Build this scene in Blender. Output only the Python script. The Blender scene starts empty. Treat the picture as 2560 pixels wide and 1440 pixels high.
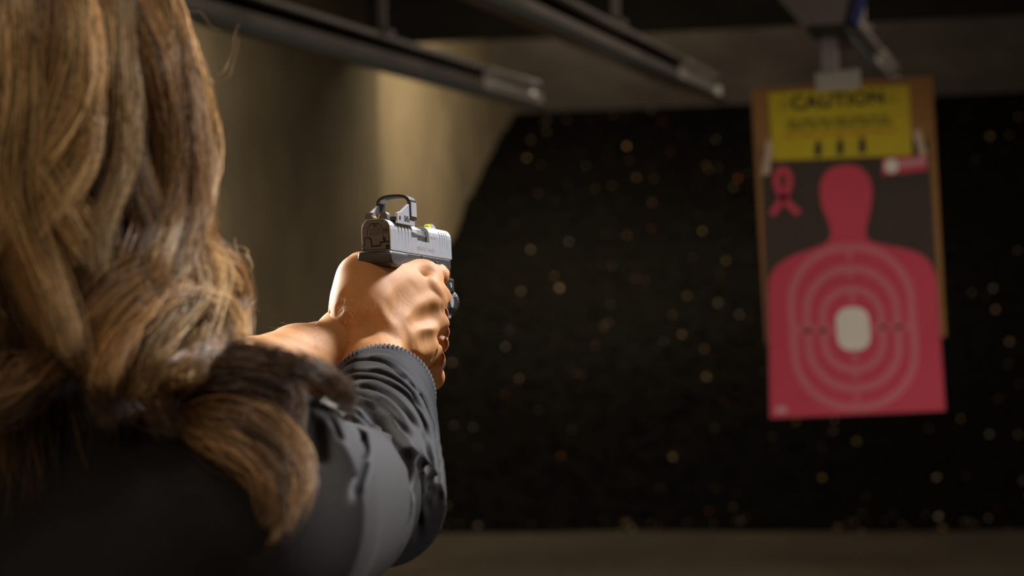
import bpy, bmesh, math, random
import numpy as np
from mathutils import Matrix, Vector

# ------------------------------------------------------------------ camera
scene = bpy.context.scene
col = scene.collection
F = 6044.0                                    # focal length in pixels of a 2560 px wide frame (85 mm)
CAM = np.array([0.0, 0.0, 1.5])
_a, _p, _r = np.radians([12.26, -0.768, 1.7])  # yaw left of the lane, pitch, roll
_f0 = np.array([-np.sin(_a) * np.cos(_p), np.cos(_a) * np.cos(_p), np.sin(_p)])
_r0 = np.array([np.cos(_a), np.sin(_a), 0.0])
_u0 = np.cross(_r0, _f0)
RT = _r0 * np.cos(_r) - _u0 * np.sin(_r)
UP = _u0 * np.cos(_r) + _r0 * np.sin(_r)
FW = _f0
cd = bpy.data.cameras.new('camera')
cam = bpy.data.objects.new('camera', cd)
col.objects.link(cam)
M = Matrix.Identity(4)
for i in range(3):
    M[i][0], M[i][1], M[i][2], M[i][3] = RT[i], UP[i], -FW[i], CAM[i]
cam.matrix_world = M
cd.sensor_width = 36.0
cd.lens = 36.0 * F / 2560.0
cd.dof.use_dof = True
cd.dof.focus_distance = 1.76
cd.dof.aperture_fstop = 8.5
cd.clip_start = 0.05
scene.camera = cam

# ------------------------------------------------------------------ world, lamps, exposure
scene.view_settings.view_transform = 'Standard'
scene.view_settings.look = 'None'
scene.view_settings.gamma = 1.0
scene.view_settings.use_curve_mapping = False
scene.view_settings.exposure = 0.0
world = bpy.data.worlds.new('world')
scene.world = world
world.use_nodes = True
world.node_tree.nodes['Background'].inputs[0].default_value = (1.0, 0.82, 0.62, 1)
world.node_tree.nodes['Background'].inputs[1].default_value = 0.035


def cw(p):
    """camera-frame metres (right, up, forward) -> world"""
    p = np.asarray(p, float)
    return CAM + p[..., 0:1] * RT + p[..., 1:2] * UP + p[..., 2:3] * FW


def ray(px, py):
    return FW + RT * (px - 1280) / F + UP * (720 - py) / F


def on(ax, val, px, py):
    d = ray(px, py)
    return CAM + d * (val - CAM[ax]) / d[ax]


def lamp(name, loc, target, size, power, color, size_y=None, spread=180):
    l = bpy.data.lights.new(name, 'AREA')
    l.energy = power
    l.color = color
    l.shape = 'RECTANGLE'
    l.size = size
    l.size_y = size_y or size
    l.spread = math.radians(spread)
    o = bpy.data.objects.new(name, l)
    col.objects.link(o)
    o.location = loc
    o.rotation_euler = (Vector(target) - Vector(loc)).to_track_quat('-Z', 'Y').to_euler()
    return o


def spot(name, loc, target, power, color, angle, blend=0.5, size=0.06):
    l = bpy.data.lights.new(name, 'SPOT')
    l.energy = power
    l.color = color
    l.spot_size = math.radians(angle)
    l.spot_blend = blend
    l.shadow_soft_size = size
    o = bpy.data.objects.new(name, l)
    col.objects.link(o)
    o.location = loc
    o.rotation_euler = (Vector(target) - Vector(loc)).to_track_quat('-Z', 'Y').to_euler()
    return o


GUNW = cw([-0.07, 0.0, 1.79])
# strip lamp on the right of the lanes, a little downrange: side light on the slide, sleeve and hair
lamp('lane_lamp_right', cw([1.00, 1.48, 2.85]), GUNW, 0.45, 114, (0.96, 0.97, 1.0), 0.5)
# ceiling lamp downrange on the left: edge light on wrist, forearm and thumb
lamp('lane_lamp_left', cw([-1.05, 0.38, 2.80]), GUNW, 0.4, 76, (1.0, 0.93, 0.82), 0.3)
# ceiling lamp over the shooting bench
lamp('bench_lamp', cw([-0.15, 1.45, 0.70]), cw([-0.3, 0.0, 1.25]), 0.5, 5, (1.0, 0.9, 0.76), 0.3)
# added warm fill from behind the camera, for hair and forearm
lamp('rear_fill', cw([-0.55, 1.0, -0.9]), cw([-0.25, 0.0, 1.4]), 0.9, 9, (1.0, 0.72, 0.42), 0.5)
# added spot without a fixture: fills upper arm and shoulder from the right
spot('arm_fill_spot', cw([1.20, 0.90, 0.55]), cw([-0.06, -0.12, 1.36]), 110, (1.0, 0.95, 0.92), 12.5, 0.7, 0.08)
# added spot beside the shooter, no fixture: strong side light on the hair
spot('hair_side_fill', cw([1.40, 0.55, 1.62]), cw([-0.27, 0.02, 1.22]), 190, (1.0, 0.92, 0.80), 25, 0.5, 0.10)
# downrange lamps; the range and bank ones are added fill
lamp('range_fill_left', (-2.6, 9.5, 3.06), (-3.0, 9.6, 0.0), 1.2, 38, (1.0, 0.85, 0.6), 0.3)  # unseen fill added to brighten the left wall and rails
lamp('range_fill_right', (0.9, 7.0, 3.06), (0.7, 7.2, 0.0), 1.2, 38, (1.0, 0.88, 0.72), 0.3)  # unseen fill added for rails and ceiling baffles
lamp('trap_lamp', (-2.6, 14.6, 3.06), (-3.9, 15.8, 1.5), 0.6, 68, (1.0, 0.83, 0.55), 0.3)
lamp('bank_fill', (-0.4, 13.9, 3.06), (-0.6, 16.0, 1.2), 2.5, 20, (1.0, 0.85, 0.68), 0.3)  # unseen fill added to bring out the chips on the bank
spot('target_floor_light', (0.75, 3.4, 0.35), (-0.47, 6.1, 0.95), 105, (1.0, 0.90, 0.80), 40, 0.7, 0.12)
spot('rail_spot', (-1.5, 11.2, 2.9), (-1.75, 8.7, 2.1), 30, (1.0, 0.9, 0.75), 30, 0.6, 0.05)


# ------------------------------------------------------------------ materials
MATS = {}


def mat(name, color, rough=0.6, metal=0.0, var=0.0, vscale=6.0, bump=0.0, bscale=200.0, spec=0.5, sheen=0.0,
        attr=False, sss=0.0, coat=0.0, detail=4.0, stretch=(1, 1, 1), color2=None, aniso=0.0, transmission=0.0):
    m = bpy.data.materials.new(name)
    m.use_nodes = True
    nt = m.node_tree
    b = nt.nodes['Principled BSDF']
    b.inputs['Base Color'].default_value = (*color, 1)
    b.inputs['Roughness'].default_value = rough
    b.inputs['Metallic'].default_value = metal
    b.inputs['Specular IOR Level'].default_value = spec
    b.inputs['Sheen Weight'].default_value = sheen
    b.inputs['Coat Weight'].default_value = coat
    b.inputs['Transmission Weight'].default_value = transmission
    if sheen:
        b.inputs['Sheen Roughness'].default_value = 0.4
    if sss:
        b.inputs['Subsurface Weight'].default_value = sss
        b.inputs['Subsurface Radius'].default_value = (1.0, 0.38, 0.18)
        b.inputs['Subsurface Scale'].default_value = 0.006
    tc = nt.nodes.new('ShaderNodeTexCoord')
    mp = nt.nodes.new('ShaderNodeMapping')
    mp.inputs['Scale'].default_value = stretch
    nt.links.new(tc.outputs['Object'], mp.inputs['Vector'])
    if attr:
        at = nt.nodes.new('ShaderNodeAttribute')
        at.attribute_name = 'Col'
        nt.links.new(at.outputs['Color'], b.inputs['Base Color'])
    elif var or color2:
        n = nt.nodes.new('ShaderNodeTexNoise')
        n.inputs['Scale'].default_value = vscale
        n.inputs['Detail'].default_value = detail
        n.inputs['Roughness'].default_value = 0.62
        nt.links.new(mp.outputs['Vector'], n.inputs['Vector'])
        rp = nt.nodes.new('ShaderNodeValToRGB')
        c2 = color2 or tuple(min(1, c * (1 + var)) for c in color)
        c1 = color if color2 else tuple(c * (1 - var) for c in color)
        rp.color_ramp.elements[0].position = 0.32
        rp.color_ramp.elements[1].position = 0.68
        rp.color_ramp.elements[0].color = (*c1, 1)
        rp.color_ramp.elements[1].color = (*c2, 1)
        nt.links.new(n.outputs['Fac'], rp.inputs['Fac'])
        nt.links.new(rp.outputs['Color'], b.inputs['Base Color'])
    if bump:
        n2 = nt.nodes.new('ShaderNodeTexNoise')
        n2.inputs['Scale'].default_value = bscale
        n2.inputs['Detail'].default_value = 3.0
        nt.links.new(mp.outputs['Vector'], n2.inputs['Vector'])
        bp = nt.nodes.new('ShaderNodeBump')
        bp.inputs['Strength'].default_value = 1.0
        bp.inputs['Distance'].default_value = bump
        nt.links.new(n2.outputs['Fac'], bp.inputs['Height'])
        nt.links.new(bp.outputs['Normal'], b.inputs['Normal'])
    MATS[name] = m
    return m


mat('concrete_wall', (0.21, 0.165, 0.105), 0.9, var=0.28, vscale=1.3, bump=0.004, bscale=30)
mat('concrete_floor', (0.092, 0.072, 0.050), 0.85, var=0.35, vscale=1.1, bump=0.003, bscale=20)
mat('dark_ceiling', (0.050, 0.042, 0.034), 0.9, var=0.25, vscale=2.0)
mat('baffle_panel', (0.20, 0.17, 0.155), 0.85, var=0.3, vscale=1.6)
mat('black_baffle', (0.040, 0.033, 0.027), 0.85, var=0.25, vscale=3.0)
mat('rubber_bank', (0.0055, 0.0046, 0.004), 0.95, var=0.4, vscale=9, bump=0.02, bscale=25, spec=0.08)
mat('rubber_chip', (0.01, 0.01, 0.01), 0.9, attr=True, spec=0.10)
mat('rail_steel', (0.24, 0.21, 0.19), 0.55, metal=0.35, var=0.2, vscale=3)
mat('rail_black', (0.018, 0.017, 0.016), 0.6, var=0.2)
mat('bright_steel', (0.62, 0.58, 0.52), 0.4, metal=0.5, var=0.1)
mat('carrier_grey', (0.30, 0.27, 0.275), 0.6, var=0.08)
mat('carrier_blue', (0.004, 0.012, 0.11), 0.45, var=0.1)
mat('black_plastic', (0.012, 0.012, 0.013), 0.5, var=0.15, vscale=60, bump=0.0001, bscale=3000)
mat('clamp_metal', (0.42, 0.40, 0.36), 0.5, metal=0.2, var=0.06)
mat('cardboard', (0.30, 0.145, 0.045), 0.9, var=0.12, vscale=10, stretch=(1, 1, 6))
mat('print_dark', (0.055, 0.040, 0.030), 0.9, var=0.08, vscale=8)
mat('print_pink', (0.60, 0.062, 0.105), 0.85, var=0.05, vscale=5)
mat('print_ring', (0.62, 0.16, 0.20), 0.85, var=0.04)
mat('print_white', (0.82, 0.76, 0.68), 0.85, var=0.03)
mat('print_blush', (0.62, 0.30, 0.34), 0.85, var=0.04)
mat('sign_yellow', (0.55, 0.43, 0.003), 0.6, var=0.05)
mat('sign_black', (0.012, 0.012, 0.008), 0.7, var=0.05)
mat('sign_olive', (0.20, 0.16, 0.004), 0.7, var=0.05)
mat('sign_red', (0.52, 0.20, 0.004), 0.7, var=0.05)
mat('tape_clear', (0.55, 0.40, 0.28), 0.35, var=0.05)

mat('slide_steel', (0.62, 0.63, 0.67), 0.42, metal=0.55, var=0.07, vscale=160, bump=0.00002, bscale=5000)
mat('lettering_groove_shade', (0.02, 0.02, 0.022), 0.6, var=0.1)  # optic lettering, and the shade put into the slide grooves
mat('rear_plate', (0.115, 0.10, 0.088), 0.55, metal=0.3, var=0.08, vscale=250)
mat('rear_black', (0.006, 0.006, 0.006), 0.7, var=0.1)
mat('barrel_steel', (0.52, 0.52, 0.54), 0.3, metal=0.9, var=0.06, vscale=90)
mat('frame_polymer', (0.045, 0.042, 0.042), 0.45, var=0.12, vscale=300, bump=0.00012, bscale=2200)
mat('optic_black', (0.022, 0.020, 0.019), 0.42, var=0.1, vscale=120, bump=0.00004, bscale=3000)
mat('optic_grey', (0.60, 0.60, 0.64), 0.42, metal=0.5, var=0.06, vscale=160)
mat('sight_tan', (0.85, 0.58, 0.24), 0.5, var=0.05)
mat('sight_green', (0.60, 0.66, 0.015), 0.35, var=0.05)
mat('skin', (0.54, 0.245, 0.088), 0.62, var=0.10, vscale=55, bump=0.00008, bscale=2600, sss=0.22, spec=0.22)
mat('nail', (0.62, 0.36, 0.25), 0.18, var=0.04, coat=0.6)
mat('hair', (0.2, 0.1, 0.05), 0.36, attr=True, spec=0.7)
mat('fine_hair', (0.72, 0.50, 0.28), 0.4, var=0.1)
mat('shirt', (0.0165, 0.016, 0.018), 0.75, var=0.12, vscale=300, bump=0.00012, bscale=2400, spec=0.12)
mat('cuff', (0.010, 0.010, 0.011), 0.75, var=0.2, vscale=200, bump=0.0003, bscale=1500, spec=0.3)
mat('trousers', (0.03, 0.035, 0.05), 0.85, var=0.2, vscale=60)
mat('shoe_black', (0.015, 0.015, 0.015), 0.5, var=0.2)

gm = bpy.data.materials.new('lens_glass')
gm.use_nodes = True
nt = gm.node_tree
b = nt.nodes['Principled BSDF']
b.inputs['Base Color'].default_value = (0.93, 0.95, 1.0, 1)
b.inputs['Roughness'].default_value = 0.02
b.inputs['Transmission Weight'].default_value = 1.0
b.inputs['IOR'].default_value = 1.02
MATS['lens_glass'] = gm


# ------------------------------------------------------------------ object helpers
def link(name, me, parent=None, m=None, smooth=False):
    o = bpy.data.objects.new(name, me)
    col.objects.link(o)
    if m:
        me.materials.clear()
        me.materials.append(MATS[m])
    if parent:
        o.parent = parent
    if smooth:
        me.polygons.foreach_set('use_smooth', np.ones(len(me.polygons), bool))
    return o


def pyd(name, v, f):
    me = bpy.data.meshes.new(name)
    me.from_pydata([tuple(map(float, q)) for q in v], [], [tuple(map(int, q)) for q in f])
    me.update()
    return me


def fast_mesh(name, v, f, flip=False, smooth=True):
    """numpy verts (n,3), faces (m,k) -> mesh"""
    v = np.asarray(v, np.float32)
    f = np.asarray(f, np.int32)
    if flip:
        f = f[:, ::-1]
    me = bpy.data.meshes.new(name)
    n, k = f.shape
    me.vertices.add(len(v))
    me.vertices.foreach_set('co', v.ravel())
    me.loops.add(n * k)
    me.loops.foreach_set('vertex_index', np.ascontiguousarray(f).ravel())
    me.polygons.add(n)
    me.polygons.foreach_set('loop_start', np.arange(0, n * k, k, dtype=np.int32))
    me.polygons.foreach_set('use_smooth', np.full(n, smooth, bool))
    me.update(calc_edges=True)
    me.validate()
    return me


def bm_mesh(bm, name):
    me = bpy.data.meshes.new(name)
    bmesh.ops.recalc_face_normals(bm, faces=bm.faces)
    bm.to_mesh(me)
    bm.free()
    return me


def box_bm(lo, hi, bev=0.0, seg=2, bm=None):
    bm2 = bmesh.new()
    x0, y0, z0 = lo
    x1, y1, z1 = hi
    vs = [bm2.verts.new(c) for c in ((x0, y0, z0), (x1, y0, z0), (x1, y1, z0), (x0, y1, z0),
                                    (x0, y0, z1), (x1, y0, z1), (x1, y1, z1), (x0, y1, z1))]
    for q in ((0, 3, 2, 1), (4, 5, 6, 7), (0, 1, 5, 4), (1, 2, 6, 5), (2, 3, 7, 6), (3, 0, 4, 7)):
        bm2.faces.new([vs[i] for i in q])
    if bev:
        bmesh.ops.bevel(bm2, geom=bm2.edges[:], offset=bev, segments=seg, affect='EDGES', profile=0.6)
    if bm is None:
        return bm2
    tmp = bm_mesh(bm2, 'tmp')
    bm.from_mesh(tmp)
    bpy.data.meshes.remove(tmp)
    return bm


def box(name, lo, hi, m, parent=None, bev=0.0, seg=2):
    return link(name, bm_mesh(box_bm(lo, hi, bev, seg), name), parent, m)


def prism_bm(poly, axis, d0, d1, bev=0.0, seg=2):
    """extrude a 2D outline along an axis (0=x: outline is (y,z); 1=y: (x,z); 2=z: (x,y))"""
    bm2 = bmesh.new()

    def at(p, d):
        if axis == 0:
            return (d, p[0], p[1])
        if axis == 1:
            return (p[0], d, p[1])
        return (p[0], p[1], d)
    a = [bm2.verts.new(at(p, d0)) for p in poly]
    c = [bm2.verts.new(at(p, d1)) for p in poly]
    bm2.faces.new(a)
    bm2.faces.new(c[::-1])
    n = len(poly)
    for i in range(n):
        bm2.faces.new((a[i], c[i], c[(i + 1) % n], a[(i + 1) % n]))
    bmesh.ops.recalc_face_normals(bm2, faces=bm2.faces)
    if bev:
        es = [e for e in bm2.edges if e.calc_face_angle(0) > 0.5]
        bmesh.ops.bevel(bm2, geom=es, offset=bev, segments=seg, affect='EDGES', profile=0.6)
    return bm2


def prism(name, poly, axis, d0, d1, m, parent=None, bev=0.0, seg=2):
    return link(name, bm_mesh(prism_bm(poly, axis, d0, d1, bev, seg), name), parent, m)


def boolean(o, cutters, op='DIFFERENCE'):
    """apply boolean cuts so that only the finished mesh stays in the scene"""
    tmp = []
    for me in cutters:
        c = bpy.data.objects.new('cut', me)
        col.objects.link(c)
        c.parent = gun
        tmp.append(c)
        md = o.modifiers.new('b', 'BOOLEAN')
        md.operation = op
        md.object = c
        md.solver = 'EXACT'
    dg = bpy.context.evaluated_depsgraph_get()
    dg.update()
    me = bpy.data.meshes.new_from_object(o.evaluated_get(dg))
    o.modifiers.clear()
    old = o.data
    o.data = me
    bpy.data.meshes.remove(old)
    for c in tmp:
        d = c.data
        bpy.data.objects.remove(c)
        bpy.data.meshes.remove(d)


def text_mesh(body, size, bold=0.0, depth=0.0, spacing=1.0):
    c = bpy.data.curves.new('lettering', 'FONT')
    c.body = body
    c.size = size
    c.align_x = 'CENTER'
    c.align_y = 'CENTER'
    c.offset = bold
    c.extrude = depth
    c.space_character = spacing
    o = bpy.data.objects.new('lettering', c)
    col.objects.link(o)
    dg = bpy.context.evaluated_depsgraph_get()
    dg.update()
    me = bpy.data.meshes.new_from_object(o.evaluated_get(dg))
    bpy.data.objects.remove(o)
    bpy.data.curves.remove(c)
    return me


def tag(o, label, cat, group=None, kind=None):
    o['label'] = label
    if cat:
        o['category'] = cat
    if group:
        o['group'] = group
    if kind:
        o['kind'] = kind
    return o


def empty(name, loc):
    o = bpy.data.objects.new(name, None)
    o.empty_display_size = 0.05
    col.objects.link(o)
    o.location = loc
    return o


def struct(o, label):
    o['kind'] = 'structure'
    o['label'] = label
    return o


# ------------------------------------------------------------------ the range
WX = -3.909
BY0, BY1, BZ1 = 12.72, 18.33, 2.61
struct(box('floor', (-4.6, -2.2, -0.2), (3.2, 19.5, 0.0), 'concrete_floor'), 'worn brown concrete floor of the shooting range')
near_y = 13.75
wl = link('wall_left', bm_mesh(box_bm((-4.6, -2.2, 0), (-3.75, near_y, 3.4), 0.012), 'wall_left'), None, 'concrete_wall')
struct(wl, 'nearer stretch of bare concrete side wall standing proud on the left')
wl2 = link('wall_left_recess', bm_mesh(box_bm((-4.6, near_y, 0), (WX, 19.5, 3.4)), 'wall_left_recess'), None, 'concrete_wall')
struct(wl2, 'set-back lit stretch of concrete side wall beside the rubber bank')
struct(box('wall_right', (2.6, -2.2, 0), (3.2, 19.5, 3.4), 'concrete_wall'), 'concrete side wall far to the right of the lanes')
struct(box('ceiling', (-4.6, -2.2, 3.09), (3.2, 19.5, 3.5), 'dark_ceiling'), 'dark ceiling over the shooting lanes')
bf = prism('trim_1', [(BY1 + 0.25, BZ1 - 0.02), (BY1 + 0.0, BZ1 - 0.02), (17.47, 3.09), (17.75, 3.09)], 0, -3.909, 2.6, 'baffle_panel')
struct(bf, 'grey sloping deflector panel above the rubber bank')
wbk = box('wall_back', (-4.6, 19.0, 0), (3.2, 19.5, 3.4), 'black_baffle')
struct(wbk, 'dark end wall behind the rubber bank')
# cross baffle hung under the ceiling
cb = box('trim_2', (-3.75, 13.50, 2.745), (2.6, 13.60, 3.09), 'black_baffle')
struct(cb, 'dark steel cross baffle hung under the ceiling')

# rubber bank
rng = np.random.default_rng(4)
nx, ny = 260, 150
xs = np.linspace(WX, 2.6, nx)
ss = np.linspace(0, 1, ny)
X, S = np.meshgrid(xs, ss)


def vnoise(x, y, seed):
    r = np.random.default_rng(seed).random((64, 64))
    xi, yi = np.floor(x).astype(int), np.floor(y).astype(int)
    fx, fy = x - xi, y - yi
    fx, fy = fx * fx * (3 - 2 * fx), fy * fy * (3 - 2 * fy)
    g = lambda a, b: r[a % 64, b % 64]
    return (g(xi, yi) * (1 - fx) + g(xi + 1, yi) * fx) * (1 - fy) + (g(xi, yi + 1) * (1 - fx) + g(xi + 1, yi + 1) * fx) * fy - 0.5


def bank(x, s):
    d = 0.16 * vnoise(x * 0.8, s * 4, 1) + 0.07 * vnoise(x * 3, s * 16, 2) + 0.035 * vnoise(x * 9, s * 50, 3)
    d = d * np.minimum(1, np.minimum(s, 1 - s) * 10 + 0.1)
    y = BY0 + (BY1 - BY0) * s - 0.42 * d + 0.10 * vnoise(x * 1.4 + 9, s * 0 + 3, 5) * (1 - s) ** 3
    z = BZ1 * s + 0.9 * d - 0.004
    return y, z


Yb, Zb = bank(X, S)
Zb[0] = -0.004
v = np.stack([X, Yb, Zb], -1).reshape(-1, 3)
idx = np.arange(nx * ny).reshape(ny, nx)
f = np.stack([idx[:-1, :-1], idx[:-1, 1:], idx[1:, 1:], idx[1:, :-1]], -1).reshape(-1, 4)
# close the bank to the rear so it is a solid heap
nb = len(v)
v = np.vstack([v, np.stack([xs, np.full(nx, BY1 + 0.6), np.full(nx, BZ1 - 0.05)], -1), np.stack([xs, np.full(nx, BY1 + 0.6), np.zeros(nx)], -1)])
i2 = nb + np.arange(nx)
i3 = i2 + nx
f = np.vstack([f, np.stack([idx[-1, :-1], idx[-1, 1:], i2[1:], i2[:-1]], -1), np.stack([i2[:-1], i2[1:], i3[1:], i3[:-1]], -1)])
bank_o = link('rubber_bank', fast_mesh('rubber_bank', v, f), None, 'rubber_bank')
bank_o['kind'] = 'structure'
bank_o['label'] = 'black sloping bank of shredded rubber stopping the bullets'

# loose chips lying on the bank: black granules and pale scraps
oct_v = np.array([(1, 0, 0), (-1, 0, 0), (0, 1, 0), (0, -1, 0), (0, 0, 1), (0, 0, -1)], float)
oct_f = np.array([(0, 2, 4), (2, 1, 4), (1, 3, 4), (3, 0, 4), (2, 0, 5), (1, 2, 5), (3, 1, 5), (0, 3, 5)])
V, Fc, Cc = [], [], []
NCH = 5200
for i in range(NCH):
    pale = i < 480
    x = rng.uniform(-3.70, 2.0)
    s = rng.uniform(0.012, 0.985) if not (pale and rng.random() < 0.14) else rng.uniform(0.0, 0.03)
    y, z = bank(np.array(x), np.array(s))
    if pale:
        sz = rng.uniform(0.008, 0.016) * np.array([rng.uniform(.8, 1.6), .8, rng.uniform(.7, 1.2)])
    else:
        sz = rng.uniform(0.012, 0.034) * np.array([1, .7, .7])
    a = rng.uniform(0, 6.28)
    R = np.array([[math.cos(a), 0, math.sin(a)], [0, 1, 0], [-math.sin(a), 0, math.cos(a)]])
    vv = (oct_v * sz * rng.uniform(.6, 1.3, (6, 1))) @ R.T + np.array([x, float(y) - 0.006, float(z) + 0.008])
    V.append(vv)
    Fc.append(oct_f + 6 * i)
    if pale:
        base = np.array([(0.8, .56, .32), (0.9, .75, .6), (0.7, .46, .3), (0.85, .55, .25), (.38, .38, .4), (.55, .16, .04), (.06, .2, .08)][rng.choice(7, p=[.3, .2, .2, .15, .08, .05, .02])])
        c = base * (0.10 + 1.0 * rng.random() ** 1.8)
    else:
        c = np.array([.008, .0065, .0055]) * rng.uniform(.4, 2.4)
    Cc.append(np.tile(np.append(c, 1.0), (6, 1)))
me = fast_mesh('rubber_granules', np.vstack(V), np.vstack(Fc), smooth=False)
ca = me.color_attributes.new('Col', 'FLOAT_COLOR', 'POINT')
ca.data.foreach_set('color', np.vstack(Cc).astype(np.float32).ravel())
tag(link('rubber_granules', me, None, 'rubber_chip'), 'loose black rubber granules and pale scraps strewn over the sloping bank', 'rubber', kind='stuff')


# ------------------------------------------------------------------ target rails
def rail(x, label, hangers, y0=-1.0):
    z = 2.05
    L = 9.0 - y0
    o = empty('target_rail', (x, y0, z))
    # C-channel: top flange, web, bottom flange
    prof = [(-0.028, 0), (0.028, 0), (0.028, 0.014), (-0.006, 0.014), (-0.006, 0.086), (0.022, 0.086), (0.022, 0.100), (-0.028, 0.100)]
    prism('channel', prof, 1, 0, L - 0.86, 'rail_steel', o, 0.0015, 1)
    box('lower_lip', (0.028, 0, -0.006), (0.034, L, 0.018), 'rail_black', o, 0.001)
    box('runner_strip', (-0.034, 0, 0.060), (-0.006, L - 0.86, 0.085), 'rail_black', o, 0.001)
    prof2 = [(-0.029, 0), (0.029, 0), (0.029, 0.016), (0.010, 0.020), (0.010, 0.056), (0.0, 0.066), (0.0, 0.086), (0.024, 0.086), (0.024, 0.102), (-0.029, 0.102)]
    prism('lit_end', prof2, 1, L - 0.86, L - 0.03, 'bright_steel', o, 0.002, 1)  # lit end of the rail: its light is put into a paler steel
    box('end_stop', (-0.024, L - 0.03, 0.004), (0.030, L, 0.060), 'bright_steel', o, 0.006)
    bmb = bmesh.new()
    bmesh.ops.create_cone(bmb, cap_ends=True, segments=16, radius1=0.008, radius2=0.008, depth=0.02,
                          matrix=Matrix.Translation((0.018, L - 0.01, 0.040)) @ Matrix.Rotation(math.pi / 2, 4, 'X'))
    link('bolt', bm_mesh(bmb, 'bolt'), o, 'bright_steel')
    for hy in hangers:
        h = empty('hanger', (0, hy - y0, 0))
        h.parent = o
        box('strap', (-0.012, -0.006, 0.095), (0.012, 0.006, 3.09 - z), 'rail_steel', h, 0.002)
        box('saddle', (-0.03, -0.03, 0.103), (0.03, 0.03, 0.114), 'rail_steel', h, 0.002)
    tag(o, label, 'rail', 'target rails under the ceiling')
    return o


rail(-1.84, 'dark steel overhead target rail nearest the left wall', (1.5, 4.2, 6.80))
rail(-1.16, 'dark steel overhead target rail in the middle, between wall rail and target', (1.5, 4.2, 6.84))
rail(-0.50, 'dark steel overhead target rail carrying the pink target', (7.4,), 6.04)

# ------------------------------------------------------------------ target carrier
TY = 6.10
cx, cz = -0.500, 2.030
carr = empty('target_carrier', (cx, TY, cz))
prism('housing', [(-0.046, 0.010), (0.054, 0.010), (0.078, 0.10), (0.078, 0.19), (-0.134, 0.19), (-0.118, 0.10)], 1, -0.16, -0.08, 'carrier_grey', carr, 0.005)
prism('side_cover', [(0.057, 0.016), (0.075, 0.016), (0.106, 0.10), (0.106, 0.19), (0.080, 0.19), (0.080, 0.099)], 1, -0.155, 0.04, 'carrier_blue', carr, 0.003)
box('bracket', (-0.034, -0.16, -0.008), (0.062, 0.05, 0.0105), 'black_plastic', carr, 0.003)
box('stem', (-0.014, -0.010, -0.100), (0.026, 0.010, -0.008), 'carrier_grey', carr, 0.003)
for yy_ in (-0.05, 0.02):
    bmw = bmesh.new()
    bmesh.ops.create_cone(bmw, cap_ends=True, segments=20, radius1=0.016, radius2=0.016, depth=0.012, matrix=Matrix.Translation((0.046, yy_, 0.055)) @ Matrix.Rotation(math.pi / 2, 4, 'Y'))
    link('wheel', bm_mesh(bmw, 'wheel'), carr, 'black_plastic')
tag(carr, 'grey target carrier with blue side cover hanging above the cardboard', 'carrier')

# ------------------------------------------------------------------ hanging target
tilt = math.radians(1.65)
T0 = on(1, TY, 2093, 205)              # middle of the top edge of the board
tu = np.array([math.cos(tilt), 0, math.sin(tilt)])
tv = np.array([-math.sin(tilt), 0, math.cos(tilt)])


def tl(px, py):
    """photograph pixel -> place on the board (metres right, up of the board's top middle)"""
    d = on(1, TY, px, py) - T0
    return float(d @ tu), float(d @ tv)


def board_thing(name):
    o = empty(name, T0)
    o.rotation_euler = (0, -tilt, 0)
    return o


def sheet(name, poly, d, th, m, parent, bev=0.0):
    """flat outline in board coordinates, front face d metres before the board plane, th thick"""
    return prism(name, poly, 1, -d - th, -d, m, parent, bev, 1)


def rrect(cx, cy, w, h, r, n=10):
    out = []
    for qx, qy, a0 in ((1, 1, 0), (-1, 1, 90), (-1, -1, 180), (1, -1, 270)):
        for k in range(n + 1):
            a = math.radians(a0 + 90 * k / n)
            out.append((cx + qx * (w / 2 - r) + r * math.cos(a), cy + qy * (h / 2 - r) + r * math.sin(a)))
    return out


def spl(pts, n=6):
    P = [np.array(p, float) for p in pts]
    P = [2 * P[0] - P[1]] + P + [2 * P[-1] - P[-2]]
    out = []
    for i in range(1, len(P) - 2):
        for k in range(n):
            t = k / n
            out.append(0.5 * (2 * P[i] + (P[i + 1] - P[i - 1]) * t + (2 * P[i - 1] - 5 * P[i] + 4 * P[i + 1] - P[i + 2]) * t * t + (3 * P[i] - P[i - 1] - 3 * P[i + 1] + P[i + 2]) * t ** 3))
    out.append(P[-2])
    return out


def smooth_closed(pts, n=8):
    P = np.array(pts)
    N = len(P)
    out = []
    for i in range(N):
        p0, p1, p2, p3 = P[i - 1], P[i], P[(i + 1) % N], P[(i + 2) % N]
        for k in range(n):
            t = k / n
            out.append(tuple(0.5 * (2 * p1 + (p2 - p0) * t + (2 * p0 - 5 * p1 + 4 * p2 - p3) * t * t + (3 * p1 - p0 - 3 * p2 + p3) * t ** 3)))
    return out


def frame_poly(name, outer, inner, d, th, m, parent):
    n = len(outer)
    v = []
    for y in (-d - th, -d):
        v += [(p[0], y, p[1]) for p in outer] + [(p[0], y, p[1]) for p in inner]
    f = []
    for i in range(n):
        j = (i + 1) % n
        f.append((i, j, n + j, n + i))
        f.append((2 * n + i, 3 * n + i, 3 * n + j, 2 * n + j))
        f.append((i, 2 * n + i, 2 * n + j, j))
        f.append((n + i, n + j, 3 * n + j, 3 * n + i))
    me = pyd(name, v, f)
    bm2 = bmesh.new()
    bm2.from_mesh(me)
    bpy.data.meshes.remove(me)
    return link(name, bm_mesh(bm2, name), parent, m)


bd = board_thing('cardboard_backer')
sheet('panel', [tl(1877, 222), tl(2330, 190), tl(2365, 842), tl(1914, 858)][::-1], 0.0, -0.006, 'cardboard', bd)
link('edge_tape', bm_mesh(prism_bm([tl(1882, 226), tl(1892, 225), tl(1924, 856), tl(1916, 857)], 1, -0.0008, 0.0), 'edge_tape'), bd, 'cardboard')
tag(bd, 'brown cardboard backer sheet hanging behind the pink target', 'cardboard')

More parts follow.
